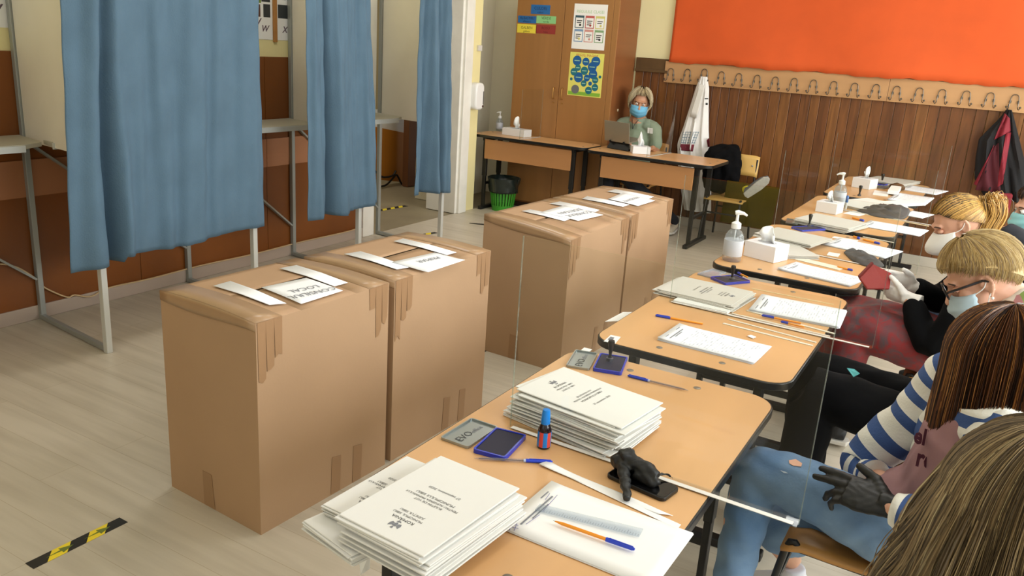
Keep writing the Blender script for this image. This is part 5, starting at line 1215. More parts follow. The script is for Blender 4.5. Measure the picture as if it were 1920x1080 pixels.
# pink T-shirt and striped open sweater
tee = M('dusty_pink_jersey', '#987275', .85, bump=.2, bscale=40)
B = MB(); torso(B, pel+Vector((.01, 0, .02)), (pel+chest)/2+Vector((-.015, 0, 0)), chest+Vector((-.01, 0, 0)), Vector((.095, Y2, .985)), (0, 1, 0), 1.06)
to = remeshed(B, 't_shirt', tee, p2, voxel=.008, smooth=3, noise=.003, nscale=45)
plum = M('plum_print', '#4f1f30', .8)
fr = Vector((-1, -.35, .25)).normalized()
for s_, px, py, sz in (('elli', 1737, 822, .058), ('re', 1738, 862, .066)):
    h, n_ = surf(px, py, to)
    if h is not None: text_part(s_, 'print', plum, to, h+n_*.006, RT*.9+FW*.3-UP*.25, UP, sz, th=.0, bold=.0022)
navy_w = M('sweater_navy', '#3a5488', .9, bump=.3, bscale=150); cream_w = M('sweater_cream', '#e4e2d8', .9, bump=.3, bscale=150)
def sleeve(pts, rs, parent, name, nstripe, rings=72, n=26, seed=0, wr=.004, phase=0, mats=(0, 1), ml=None, flat=1.):
    P = catmull(pts, rings//(len(pts)-1)); R_ = interp_r(rs, len(P)); rr = random.Random(seed); a0, a1, a2 = [rr.uniform(0, 6) for _ in range(3)]
    mb = MB(); k0 = 0; m = len(P); prev = None
    for i, p in enumerate(P):
        t = (P[min(i+1, m-1)]-P[max(i-1, 0)]).normalized(); u = Vector((0, 1, 0)) if prev is None else prev
        X = (u-t*u.dot(t)).normalized(); prev = X; Yv = t.cross(X); s = i/(m-1)
        for j in range(n):
            a = 2*PI*j/n; w_ = R_[i]+wr*(math.sin(s*38+a*2+a0)*.6+math.sin(s*61-a*3+a1)*.4+math.sin(s*17+a+a2)*.7)
            mb.v.append(p+X*math.cos(a)*w_+Yv*math.sin(a)*w_*flat)
    for i in range(m-1):
        k = int((i/(m-1)*nstripe+phase)) % 2
        for j in range(n): mb.f.append([i*n+j, i*n+(j+1) % n, (i+1)*n+(j+1) % n, (i+1)*n+j]); mb.m.append(k)
    for e in (0, m-1):
        mb.f.append([e*n+j for j in range(n)]); mb.m.append(1)
    return mb.build(name, ml or [navy_w, cream_w], parent, smooth=70)
sleeve([shR+Vector((.03, -.05, .02)), shR+Vector((-.03, .0, -.01)), shR.lerp(elR, .5)+Vector((0, .01, .01)), elR+Vector((-.005, 0, .0)), elR.lerp(wrR, .45)+Vector((-.01, -.01, -.01))], [.068, .072, .074, .068, .052], p2, 'sleeve', 21, seed=1, phase=0)
sleeve([shL+Vector((.03, .05, .02)), shL+Vector((0, 0, 0)), shL.lerp(elL, .5), elL, wrL-D.normalized()*.02], [.068, .072, .070, .062, .044], p2, 'sleeve', 17, seed=2, phase=1)
sleeve([Vector((.12, Y2, .60)), Vector((.14, Y2, .80)), Vector((.125, Y2, .97)), Vector((.10, Y2, 1.0))], [.165, .172, .155, .08], p2, 'sweater_back', 11, n=40, seed=3, flat=.72)
# front panel of the open sweater hanging from the far shoulder
sleeve([shR+Vector((-.02, -.05, -.03)), shR+Vector((-.06, -.075, -.12)), shR+Vector((-.07, -.085, -.26)), shR+Vector((-.05, -.08, -.36))], [.040, .05, .042, .03], p2, 'sweater_front', 8, n=20, seed=4, flat=.55, phase=1)
mask(p2, C, F, S, U, mask_teal)
eyes(p2, C, F, S, U, True)
hb = [M('hair_dark_brown', '#2b1c14', .45), M('hair_mid_brown', '#4a2f1e', .45), M('hair_chestnut', '#6b4226', .42), M('hair_caramel', '#a8743f', .42), M('hair_deep_brown', '#22150f', .45)]
def long_hair(parent, C, rad3, n, hangs, mats, weights, seed, gap=None, part=0., r=.0022, wave=.01, el1=.0, out=.02, base_m=None, nseg=8, nh=11, tops=1.35, nclump=9):
    rr = random.Random(seed); mb = MB(); g0, g1 = gap if gap else (9, 9)
    hl = (lambda phi: hangs) if not callable(hangs) else hangs
    def inside(phi):
        a = (phi-g0) % (2*PI); return gap and a < (g1-g0) % (2*PI)
    nb = 72                                                   # the dense inner mass of hair
    for i in range(nb):
        ph0, ph1 = 2*PI*i/nb, 2*PI*(i+1)/nb
        if inside((ph0+ph1)/2): continue
        a = dome_path(C, rad3, ph0, PI/2, el1, 8, hl(ph0)*.93, 6, 0, rr, -.04, out=out*.8); c = dome_path(C, rad3, ph1, PI/2, el1, 8, hl(ph1)*.93, 6, 0, rr, -.04, out=out*.8)
        k = len(mb.v); mb.v += a+c; m = len(a)
        for j in range(m-1): mb.f.append([k+j, k+j+1, k+m+j+1, k+m+j]); mb.m.append(0)
    class Clump:                                              # neighbouring strands share a wave
        def __init__(s, ph): s.p = ph; s.k = 0
        def uniform(s, a, c):
            s.k += 1; q = math.floor(s.p*nclump)
            return a+(c-a)*(.5+.5*math.sin(q*12.9898*s.k+q*q*.37+4.1*s.k))+rr.gauss(0, .25)*(c-a)/6
    for _ in range(n):
        phi = rr.uniform(0, 2*PI)
        if inside(phi): continue
        cl = math.floor(phi*nclump); lift = .018*math.sin(cl*7.3)
        P = dome_path(C, rad3, phi+rr.gauss(0, .03), rr.uniform(.55, 1)*PI/2, el1+rr.uniform(-.25, .25), nseg, hl(phi)*rr.uniform(.8, 1.06), nh, wave, Clump(phi), rr.uniform(-.035, .03)+lift, out=out*(1+.5*math.sin(cl*3.1))*rr.uniform(.8, 1.2))
        wb = [w_*(1.6 if i == int((.5+.5*math.sin(cl*5.77+1))*len(weights)*.999) else .8) for i, w_ in enumerate(weights)]
        mi = rr.choices(range(len(mats)), wb)[0]; rd = [r*rr.uniform(.7, 1.25)*w for w in interp_r([.6, 1, 1, 1, .3], len(P))]
        mb.tube(P, rd, 3, mi=mi, cap=False, flat=.7)
    return mb.build('hair', mats, parent, smooth=80)
long_hair(p2, C+Vector((.022, -.01, .0)), (.134, .124, .136), 3600, lambda phi: .36-.02*math.cos(phi)-.06*math.sin(phi), hb, (2.5, 4, 4.5, 1.8, 1.5), 5, r=.0014, wave=.006, out=.0, nclump=7)

# ---- the person with wavy fair hair at the bottom right, seen from behind
Y1 = 1.30
p1 = person_thing('person with long wavy dark blond hair seen from behind at the bottom right corner', (.2, Y1, 0))
C = at(1938, 955, y=Y1); F, S, U = basis((-.93, .25, -.25))
B = MB(); add_head(B, C, F, S, U)
pel = Vector((C.x+.13, Y1, .535)); chest = Vector((C.x+.13, Y1, .80)); topc = Vector((C.x+.10, Y1, C.z-.20))
limb(B, [C-U*.05-F*.02, C-U*.12-F*.03, topc], [.055, .052, .06]); torso(B, pel, (pel+chest)/2, chest, topc, (0, 1, 0), .93)
kns = [Vector((C.x-.30, Y1+q*.09, .52)) for q in (-1, 1)]
for q, kn in zip((-1, 1), kns):
    sh = topc+Vector((0, q*.165, -.04)); el = sh+Vector((-.07, q*.03, -.27)); wr = el+Vector((-.20, -q*.05, .0))
    limb(B, [sh, el, wr], [.048, .040, .026]); hand(B, wr, (-1, -q*.3, -.2), (0, 0, -1), q, .4)
    limb(B, [pel+Vector((0, q*.09, 0)), kn, Vector((kn.x-.02, kn.y, .09))], [.085, .055, .036])
remeshed(B, 'body', skin_l, p1, voxel=.007, smooth=3); eyes(p1, C, F, S, U, True)
gtop = M('grey_knit', '#55575c', .9); B = MB(); torso(B, pel, (pel+chest)/2, chest, topc+Vector((0, 0, -.0)), (0, 1, 0), 1.05)
for q in (-1, 1):
    sh = topc+Vector((0, q*.165, -.04)); el = sh+Vector((-.07, q*.03, -.27)); limb(B, [topc+Vector((0, q*.08, -.02)), sh, el, el+Vector((-.16, -q*.04, 0))], [.06, .062, .052, .042])
remeshed(B, 'pullover', gtop, p1, voxel=.009, smooth=3)
B = MB(); B.ell((pel.x, Y1, .53), (.16, .17, .12))
for q, kn in zip((-1, 1), kns): limb(B, [pel+Vector((0, q*.09, 0)), kn, Vector((kn.x-.02, kn.y, .12))], [.10, .072, .055], 14)
remeshed(B, 'trousers', M('dark_denim', '#2d3a50', .85), p1, voxel=.010, smooth=3)
for q, kn in zip((-1, 1), kns): shoe(p1, Vector((kn.x-.02, kn.y, .10)), (-1, 0, 0), M('black_shoe', '#1d1d1f', .6))
fair = [M('hair_ash_brown', '#6e5e48', .5), M('hair_dark_ash', '#574a3a', .5), M('hair_dark_blond', '#927d5e', .45), M('hair_wheat', '#b29c78', .45), M('hair_pale_wheat', '#c8b892', .45)]
long_hair(p1, C+Vector((.01, 0, .0)), (.132, .135, .135), 5200, lambda phi: .44, fair, (3, 2.4, 3, 1.8, .7), 9, r=.0011, wave=.026, out=.085, el1=.05, nh=13, nclump=13)

# ---- short blond hair, glasses, light blue mask
Y3 = 3.05
p3 = person_thing('person with short blond hair, black glasses and light blue mask looking down', (.1, Y3, 0))
C = at(1838, 520, y=Y3); F, S, U = basis((-.78, -.12, -.61))
B = MB(); add_head(B, C, F, S, U, 1.04)
topc = Vector((C.x+.16, Y3, C.z-.13)); pel = Vector((C.x+.12, Y3, .535)); chest = Vector((C.x+.18, Y3, .82))
limb(B, [C-U*.05-F*.02, C-U*.10-F*.05, topc], [.058, .056, .065]); torso(B, pel, (pel+chest)/2, chest, topc, (0, 1, 0), 1.0)
knL, knR = at(1535, 735, y=Y3-.10), at(1530, 700, y=Y3+.10)
anL, anR = Vector((knL.x-.03, Y3-.12, .09)), Vector((knR.x+.02, Y3+.12, .09))
shs = [topc+Vector((.0, q*.18, -.04)) for q in (-1, 1)]; els = [Vector((C.x+.02, Y3-.22, .70)), Vector((C.x+.0, Y3+.22, .70))]; wrs = [at(1800, 720, y=Y3-.10), at(1790, 700, y=Y3+.10)]
for sh, el, wr, q in zip(shs, els, wrs, (-1, 1)):
    limb(B, [sh, el, wr], [.05, .042, .028]); hand(B, wr, (-.6, -q*.9, .25), (0, 0, -1), q, .45)
limb(B, [pel+Vector((0, -.09, 0)), knL, anL], [.075, .045, .034]); limb(B, [pel+Vector((0, .09, 0)), knR, anR], [.075, .045, .034])
remeshed(B, 'body', skin_l, p3, voxel=.0064, smooth=3)
eyes(p3, C, F, S, U, True); mask(p3, C, F, S, U, M('surgical_mask_pale', '#b9cfda', .8), top=-.012)
glm = M('glasses_black', '#151316', .25); E = lambda f, sd, u: C+(F*f+S*sd+U*u)*1.04
g_ = MB()
for q in (-1, 1):
    pts = [E(.108-.018*abs(math.cos(a))*0, q*.033+.026*math.cos(a), .006+.019*math.sin(a)) for a in [2*PI*k/16 for k in range(17)]]
    g_.tube(pts, .0028, 6); g_.tube([E(.104, q*.058, .014), E(.06, q*.078, .014), E(.0, q*.084, .010), E(-.02, q*.084, -.004)], [.004, .0045, .0045, .003], 6, flat=1.6)
g_.tube([E(.108, -.008, .010), E(.112, 0, .013), E(.108, .008, .010)], .0026, 6)
g_.build('glasses', glm, p3, smooth=50)
MB().ell(E(0, -.084, -.052), (.005, .005, .005)).build('earring', M('pearl', '#f3efe6', .15), p3, smooth=60)
blouse = bpy.data.materials.new('floral_blouse'); blouse.use_nodes = True; MATS['floral_blouse'] = blouse
nt = blouse.node_tree; N = nt.nodes; L = nt.links; b = N['Principled BSDF']; b.inputs['Roughness'].default_value = .85
tc = N.new('ShaderNodeTexCoord'); vo = N.new('ShaderNodeTexVoronoi'); vo.inputs['Scale'].default_value = 22; L.new(tc.outputs['Object'], vo.inputs['Vector'])
rp = N.new('ShaderNodeValToRGB'); rp.color_ramp.interpolation = 'CONSTANT'; el_ = rp.color_ramp.elements
el_[0].position = 0; el_[0].color = lin('#e6e2d6'); el_[1].position = .55; el_[1].color = lin('#8fae62')
for ps, cl in ((.68, '#c08a8e'), (.78, '#e6e2d6'), (.88, '#8a7656'), (.94, '#dd6a34')):
    e_ = el_.new(ps); e_.color = lin(cl)
L.new(vo.outputs['Color'], rp.inputs[0]); L.new(rp.outputs[0], b.inputs['Base Color'])
B = MB(); torso(B, pel+Vector((0, 0, .02)), (pel+chest)/2, chest, topc+Vector((0, 0, .02)), (0, 1, 0), 1.13)
for sh, el, wr, q in zip(shs, els, wrs, (-1, 1)): limb(B, [topc+Vector((0, q*.08, 0)), sh, el, el.lerp(wr, .85)], [.07, .072, .062, .046])
remeshed(B, 'blouse', blouse, p3, voxel=.009, smooth=3, noise=.003, nscale=40)
B = MB(); 
for k in range(14):
    a = PI*.35+PI*1.3*k/13; B.ell(topc+Vector((math.cos(a)*-.075-.01, math.sin(a)*-.095, .035+.012*math.sin(k*2))), (.028, .028, .024), nu=8, nv=6)
remeshed(B, 'orange_scarf', M('orange_white_scarf', '#e8662c', .9, hex2='#ece6da', vscale=14), p3, voxel=.008, smooth=2)
cardi = M('cream_cardigan', '#dcd8cf', .9, bump=.2, bscale=60); B = MB(); limb(B, [topc+Vector((.04, -.19, -.02)), topc+Vector((.06, 0, .02)), topc+Vector((.04, .19, -.02))], [.07, .09, .07], 14); limb(B, [topc+Vector((.06, 0, 0)), chest+Vector((.08, 0, 0)), pel+Vector((.08, 0, .1))], [.14, .16, .15], 16, flat=.5, side=(0, 1, 0))
remeshed(B, 'cardigan', cardi, p3, voxel=.010, smooth=3)
blackcl = M('black_cloth', '#09090b', .95, spec=.15)
B = MB(); B.ell((pel.x, Y3, .54), (.18, .19, .13)); limb(B, [pel+Vector((0, -.09, .01)), knL, knL+Vector((-.01, 0, -.06)), anL+Vector((0, 0, .03))], [.12, .088, .086, .075], 16); limb(B, [pel+Vector((0, .09, .01)), knR, knR+Vector((-.01, 0, -.06)), anR+Vector((0, 0, .03))], [.12, .088, .086, .075], 16)
remeshed(B, 'black_trousers', blackcl, p3, voxel=.010, smooth=4, noise=.004, nscale=30)
shoe(p3, anL+Vector((0, 0, .01)), (-1, -.1, 0), M('black_shoe', '#1d1d1f')); shoe(p3, anR+Vector((0, 0, .01)), (-1, .1, 0), M('black_shoe', '#1d1d1f'))
bl = [M('hair_blond', '#b99c66', .45), M('hair_light_blond', '#cdb583', .42), M('hair_ash_blond', '#a78d62', .45), M('hair_root_ash', '#98836a', .5)]
def short_hair(parent, C, F, S, U, rad3, n, mats, weights, seed, r=.0024, el_end=None, back=.0, top_u=.02):
    rr = random.Random(seed); mb = MB(); Cc = C+U*top_u-F*.015; A, Bv, Z = F, S, U
    def el_min(phi):                                   # hairline: forehead high, over the ears, nape low
        c = math.cos(phi); return (.58 if c > .6 else .58-(.6-c)*.50 if c > -.25 else .155-(-.25-c)*1.15) if el_end is None else el_end(phi)
    nb = 60
    for i in range(nb):
        p0, p1 = 2*PI*i/nb, 2*PI*(i+1)/nb
        a = dome_path(Cc, rad3, p0, PI/2, el_min(p0), 8, off=-.03, axes=(A, Bv, Z)); c = dome_path(Cc, rad3, p1, PI/2, el_min(p1), 8, off=-.03, axes=(A, Bv, Z))
        k = len(mb.v); mb.v += a+c; m = len(a)
        for j in range(m-1): mb.f.append([k+j, k+j+1, k+m+j+1, k+m+j]); mb.m.append(0)
        mb.v += [Cc+(p-Cc)*.86 for p in (a[-1], c[-1])]; q = len(mb.v); mb.f.append([k+m-1, q-2, q-1, k+2*m-1]); mb.m.append(0)
    for _ in range(n):
        phi = rr.uniform(0, 2*PI); e1 = el_min(phi)-rr.uniform(-.05, .16); e0 = rr.uniform(.5, 1.45)
        if e0 < e1+.3: e0 = e1+.4
        P = []; sw = rr.gauss(.16, .10); o0 = rr.uniform(-.03, .02)+.035*math.sin(phi*9+e0*4)
        for i in range(9):
            t = i/8; el = e0+(e1-e0)*t; ph = phi+sw*t*t+.05*math.sin(phi*11)*t
            o = o0*(1-.6*t)+.05*math.sin(PI*t)*.5-.10*t*t
            P.append(Cc+(A*math.cos(ph)*rad3[0]+Bv*math.sin(ph)*rad3[1])*math.cos(el)*(1+o)+Z*rad3[2]*math.sin(el)*(1+o))
        mi = rr.choices(range(len(mats)), weights)[0]; rd = [r*rr.uniform(.7, 1.25)*w for w in (.4, .9, 1, 1, 1, 1, .9, .7, .3)]
        mb.tube(P, rd, 4, mi=mi, cap=False, flat=.6)
    return mb.build('hair', mats, parent, smooth=80)
short_hair(p3, C, F, S, U, (.134, .114, .128), 4200, bl, (3, 3, 1.6, 1), 3, r=.0014)
c = at(1597, 697, y=Y3-.05); o = MB().slab([at(1588, 690, y=Y3-.08), at(1602, 692, y=Y3-.08), at(1612, 700, y=Y3-.12), at(1600, 706, y=Y3-.13)], .002).build('folded_mask', M('teal_paper', '#4fa7ac', .7)); tag(o, 'small teal folded mask lying on black trousers', 'mask')

# ---- ponytail, white mask, white gloves, red wallet
Y4 = 4.05
p4 = person_thing('person in black with a blond ponytail, white mask and white gloves', (.05, Y4, 0))
C = at(1796, 418, y=Y4); F, S, U = basis((-.80, -.22, -.56))
B = MB(); add_head(B, C, F, S, U)
topc = Vector((C.x+.13, Y4, C.z-.15)); pel = Vector((C.x+.14, Y4, .535)); chest = Vector((C.x+.15, Y4, .82))
limb(B, [C-U*.05-F*.02, C-U*.10-F*.04, topc], [.055, .052, .06]); torso(B, pel, (pel+chest)/2, chest, topc, (0, 1, 0), .95)
shs = [topc+Vector((0, q*.17, -.04)) for q in (-1, 1)]; wrs = [at(1703, 560, y=Y4-.10), at(1712, 538, y=Y4+.06)]; els = [at(1755, 650, y=Y4-.20), at(1770, 560, y=Y4+.18)]
ths = []
for sh, el, wr, q in zip(shs, els, wrs, (-1, 1)): limb(B, [sh, el, wr], [.048, .040, .027])
kns = [at(1600, 612, y=Y4-.09), at(1605, 590, y=Y4+.10)]
for kn, q in zip(kns, (-1, 1)): limb(B, [pel+Vector((0, q*.09, 0)), kn, Vector((kn.x, kn.y, .09))], [.085, .055, .036])
remeshed(B, 'body', skin_l, p4, voxel=.0064, smooth=3); eyes(p4, C, F, S, U, True)
mask(p4, C, F, S, U, mask_white, beak=.03, top=.004, bot=-.12)
gw = M('white_glove_latex', '#e4e0da', .6, var=.03, vscale=20)
for wr, tgt, q, fo, nn in ((wrs[0], at(1640, 536, y=Y4-.05), -1, [.35, .55, .6, .6], (0, .75, .5)), (wrs[1], at(1668, 520, y=Y4+.02), 1, [.3, .4, .4, .5], (0, -.9, -.2))):
    G = MB(); Dd = (tgt-wr); hand(G, wr, Dd, nn, q, .4, rscale=1.15, s=1.05, fold=fo); dn = Dd.normalized(); G.tube([wr-dn*.055, wr-dn*.02, wr+dn*.02], [.037, .032, .033], 14, flat=.85)
    remeshed(G, 'white_glove', gw, p4, voxel=.004, smooth=3, noise=.0008, nscale=140)
B = MB(); torso(B, pel, (pel+chest)/2, chest, topc+Vector((0, 0, .0)), (0, 1, 0), 1.14)
for sh, el, wr, q in zip(shs, els, wrs, (-1, 1)): limb(B, [topc+Vector((0, q*.08, 0)), sh, el, el.lerp(wr, .80)], [.075, .08, .072, .05], 14)
remeshed(B, 'black_jacket', blackcl, p4, voxel=.009, smooth=4, noise=.004, nscale=32)
redp = M('red_patterned_cloth', '#8e1f1f', .8, hex2='#4f4347', vscale=16, dist=1.5); B = MB(); B.ell((pel.x, Y4, .54), (.18, .20, .13))
for kn, q in zip(kns, (-1, 1)): limb(B, [pel+Vector((0, q*.08, .01)), kn, kn+Vector((-.01, 0, -.10)), kn+Vector((-.01, q*.02, -.36))], [.125, .10, .10, .10], 16)
limb(B, [pel+Vector((-.05, 0, -.01)), (kns[0]+kns[1])/2+Vector((0, 0, -.02)), (kns[0]+kns[1])/2+Vector((-.02, 0, -.36))], [.12, .10, .10], 16)
remeshed(B, 'red_skirt', redp, p4, voxel=.010, smooth=4, noise=.004, nscale=30)
for kn in kns: shoe(p4, Vector((kn.x-.0, kn.y, .10)), (-1, 0, 0), M('black_shoe', '#1d1d1f'))
ponym = [M('hair_honey', '#b88a45', .42), M('hair_gold', '#d6a95c', .4), M('hair_brown_root', '#4b3a24', .5), M('hair_olive_blond', '#96753c', .45)]
rr = random.Random(44); mb = MB(); Cc = C+U*.018-F*.012; rad3 = (.108, .088, .112); tie = Cc-F*.118+U*.012
def on_dome(d, o=0.): d = d.normalized(); return Cc+F*d.x*rad3[0]*(1+o)+S*d.y*rad3[1]*(1+o)+U*d.z*rad3[2]*(1+o)
td = Vector((-1, 0, .10)).normalized()
def pull(ph, e0, o):                                     # from the hairline over the scalp to the tie
    d0 = Vector((math.cos(ph)*math.cos(e0), math.sin(ph)*math.cos(e0), math.sin(e0))); P = []
    for i in range(11):
        t = i/10; d = (d0*(1-t)+td*t); P.append(on_dome(d, o*(1-t)))
    return P
for i in range(56):
    a0, a1 = -PI+2*PI*i/56, -PI+2*PI*(i+1)/56
    hl = lambda a: .62-.0 if abs(a) < .7 else max(-.62, .62-(abs(a)-.7)*.66)
    A_, B_ = pull(a0, hl(a0), -.02), pull(a1, hl(a1), -.02); k = len(mb.v); mb.v += A_+B_; m = len(A_)
    for j in range(m-1): mb.f.append([k+j, k+j+1, k+m+j+1, k+m+j]); mb.m.append(2 if abs(a0) < 1.3 and j < 6 else 3)
for _ in range(2200):
    a = rr.uniform(-PI, PI); P = pull(a, (.62 if abs(a) < .7 else max(-.62, .62-(abs(a)-.7)*.66))+rr.uniform(0, .25), rr.uniform(0, .05))
    mb.tube(P, [.0015*w for w in interp_r([.4, 1, 1, .8], len(P))], 3, mi=rr.choices((0, 1, 2, 3), (3, 3, 6 if abs(a) < 1.2 else .3, 2))[0], cap=False, flat=.6)
for _ in range(700):
    o = Vector((rr.gauss(0, .013), rr.gauss(0, .013), rr.gauss(0, .008))); w1 = rr.uniform(-.025, .025)
    P = catmull([tie+o*.4, tie-F*.03+U*.004+o*1.6, tie-F*.035-U*.02+Vector((0, w1*.7, -.04))+o*1.5, tie-F*.012+Vector((.012, w1, -.12))+o*1.4, tie+F*.005+Vector((.03, w1*.8, -.20-rr.uniform(0, .05)))+o*1.0], 3)
    mb.tube(P, [.0015*w for w in interp_r([.8, 1, 1, .3], len(P))], 3, mi=rr.choices((0, 1, 2, 3), (3, 3, .5, 2))[0], cap=False)
mb.build('hair', ponym, p4, smooth=80)
MB().lathe([(.018, -.008), (.022, -.004), (.022, .004), (.018, .008)], tie-F*.006, 12, axis=F).build('hair_tie', M('hair_tie_brown', '#5a4330', .8), p4, smooth=50)
wl_ = thing('red_wallet', 'dark red wallet held in the white gloved hands', 'wallet', at(1648, 520, y=Y4-.03))
Q = [at(1611, 520, y=Y4-.13), at(1636, 494, y=Y4-.06), at(1672, 512, y=Y4-.06), at(1668, 541, y=Y4-.13), at(1626, 541, y=Y4-.16)]
MB().slab(Q, .014).build('cover', M('red_leather', '#8c1c1c', .5, bump=.2, bscale=80), wl_, bevel=.004)
MB().bar(Q[0], Q[1], .010, .018).build('spine', M('red_leather_dark', '#6b1414', .5), wl_)

# ---- the person cut off by the right edge
Y5 = 5.0
p5 = person_thing('person in dark clothes with teal mask, cut off by the right edge', (.35, Y5, 0))
C = at(1944, 392, y=Y5); F, S, U = basis((-.88, -.35, -.25)); B = MB(); add_head(B, C, F, S, U)
topc = Vector((C.x+.08, Y5, C.z-.17)); pel = Vector((C.x+.12, Y5, .535)); chest = Vector((C.x+.11, Y5, .82))
limb(B, [C-U*.05-F*.02, C-U*.11-F*.03, topc], [.055, .052, .06]); torso(B, pel, (pel+chest)/2, chest, topc, (0, 1, 0), .95)
shs = [topc+Vector((0, q*.17, -.04)) for q in (-1, 1)]; els = [at(1885, 440, y=Y5-.2), Vector((C.x-.06, Y5+.2, .76))]; wrs = [at(1922, 470, y=Y5-.1), Vector((C.x-.22, Y5+.08, .80))]
for sh, el, wr, q in zip(shs, els, wrs, (-1, 1)): limb(B, [sh, el, wr], [.048, .040, .027]); hand(B, wr, (-.5, .2, .5), (0, -1, 0), q, .5)
kns = [Vector((C.x-.30, Y5+q*.09, .53)) for q in (-1, 1)]
for kn, q in zip(kns, (-1, 1)): limb(B, [pel+Vector((0, q*.09, 0)), kn, Vector((kn.x, kn.y, .09))], [.085, .055, .036])
remeshed(B, 'body', skin_l, p5, voxel=.007, smooth=3); eyes(p5, C, F, S, U); mask(p5, C, F, S, U, mask_teal)
B = MB(); torso(B, pel, (pel+chest)/2, chest, topc, (0, 1, 0), 1.12)
for sh, el, wr, q in zip(shs, els, wrs, (-1, 1)): limb(B, [topc+Vector((0, q*.08, 0)), sh, el, el.lerp(wr, .8)], [.07, .075, .066, .046], 14)
remeshed(B, 'dark_jacket', M('dark_navy_cloth', '#1a1b22', .85), p5, voxel=.010, smooth=3)
B = MB(); B.ell((pel.x, Y5, .53), (.16, .17, .12))
for kn, q in zip(kns, (-1, 1)): limb(B, [pel+Vector((0, q*.09, 0)), kn, Vector((kn.x, kn.y, .12))], [.10, .075, .055], 14)
remeshed(B, 'trousers', M('dark_denim', '#2d3a50'), p5, voxel=.011, smooth=3)
for kn in kns: shoe(p5, Vector((kn.x, kn.y, .10)), (-1, 0, 0), M('black_shoe', '#1d1d1f'))
short_hair(p5, C, F, S, U, (.118, .100, .118), 400, hb, (2, 3, 1, .3, 2), 6)

# ---- woman in mint green at the back
Y6 = 8.10
p6 = person_thing('woman in a mint green top with light blue mask behind the laptop', (-3.15, Y6, 0))
C = at(1200, 193, y=Y6); F, S, U = basis((.36, -.90, -.16), (.10, 0, 1)); B = MB(); add_head(B, C, F, S, U, 1.10)
topc = Vector((C.x-.02, Y6+.05, C.z-.20)); pel = Vector((C.x, Y6+.06, .54)); chest = Vector((C.x-.01, Y6+.05, .86))
limb(B, [C-U*.05-F*.02, C-U*.12-F*.02, topc], [.055, .054, .062]); torso(B, pel, (pel+chest)/2, chest, topc, (1, 0, 0), .98)
shs = [topc+Vector((q*.185, 0, -.055)) for q in (-1, 1)]; els = [shs[0]+Vector((-.0, -.08, -.22)), shs[1]+Vector((.06, -.05, -.20))]; wrs = [Vector((C.x-.04, 7.95, DZ+.045)), Vector((C.x+.28, 7.86, DZ+.035))]
for sh, el, wr, q in zip(shs, els, wrs, (-1, 1)): limb(B, [sh, el, wr], [.052, .042, .027]); hand(B, wr, (-q*.3, -1, -.1), (0, 0, -1), -q, .3)
kns = [Vector((C.x+q*.10, 7.72, .53)) for q in (-1, 1)]
feet = [Vector((C.x-.05, 7.62, .09)), at(1262, 425, y=7.95)]; feet[1].z = .09
for kn, ft, q in zip(kns, feet, (-1, 1)): limb(B, [pel+Vector((q*.09, 0, 0)), kn, ft], [.09, .058, .038])
remeshed(B, 'body', skin_t, p6, voxel=.006, smooth=3); eyes(p6, C+F*.006, F, S*1.08, U); mask(p6, C+F*.008, F, S*1.08, U*1.06, mask_blue, top=-.004)
mint = M('mint_jersey', '#8b9a84', .85, bump=.15, bscale=40); B = MB(); torso(B, pel, (pel+chest)/2, chest, topc+Vector((0, .01, -.015)), (1, 0, 0), 1.10)
for sh, el, q in zip(shs, els, (-1, 1)): limb(B, [topc+Vector((q*.09, 0, -.02)), sh, sh.lerp(el, .75)], [.07, .074, .068], 14)
remeshed(B, 'mint_top', mint, p6, voxel=.008, smooth=3, noise=.003, nscale=35)
bd = at(1219, 245, y=Y6-.115); MB().obox(bd, (.055, .004, .055), (1, .0, 0), None, (0, -.2, 1)).build('name_badge', white_paper, p6)
MB().tube(catmull([topc+Vector((-.05, -.05, .06)), topc+Vector((-.015, -.115, -.01)), topc+Vector((.0, -.125, -.06)), topc+Vector((.015, -.115, -.01)), topc+Vector((.05, -.05, .06))], 4), .003, 6).build('necklace_cord', black_plastic, p6)
B = MB(); B.ell((pel.x, pel.y, .54), (.18, .16, .12))
for kn, ft, q in zip(kns, feet, (-1, 1)): limb(B, [pel+Vector((q*.09, 0, 0)), kn, ft+Vector((0, 0, .04))], [.10, .075, .055], 14)
remeshed(B, 'trousers', M('dark_navy_cloth', '#1a1b22'), p6, voxel=.011, smooth=3)
for ft in feet: shoe(p6, ft+Vector((0, 0, .01)), (.1, -1, 0), M('beige_shoe', '#b9ad98', .7))
rr = random.Random(61); wv = [M('hair_grey_blond', '#a39272', .5), M('hair_silver_blond', '#cbbd98', .45), M('hair_dark_greyblond', '#6f6147', .5)]
mb = MB(); Cc = C+U*.022-F*.015; rad3 = (.132, .120, .132)
def hl6(a): a = abs(a); return .70 if a < .55 else max(-1.0, .70-(a-.55)*1.55)
def p6path(a, off, jit):
    P = []; e1 = hl6(a)+jit
    for i in range(10):
        t = i/9; el = 1.35+(e1-1.35)*t; o = off+.05*math.sin(t*9+a*3)*.5
        P.append(Cc+(F*math.cos(a)*rad3[0]+S*math.sin(a)*rad3[1])*max(math.cos(el), .72 if el < 0 else 0)*(1+o)+U*rad3[2]*(math.sin(el) if el > -.6 else math.sin(-.6)+(el+.6)*.75)*(1+o))
    return P
for i in range(48):
    a0, a1 = -PI+2*PI*i/48, -PI+2*PI*(i+1)/48; A_, B_ = p6path(a0, -.03, 0), p6path(a1, -.03, 0); k = len(mb.v); mb.v += A_+B_; m = len(A_)
    for j in range(m-1): mb.f.append([k+j, k+j+1, k+m+j+1, k+m+j]); mb.m.append(2)
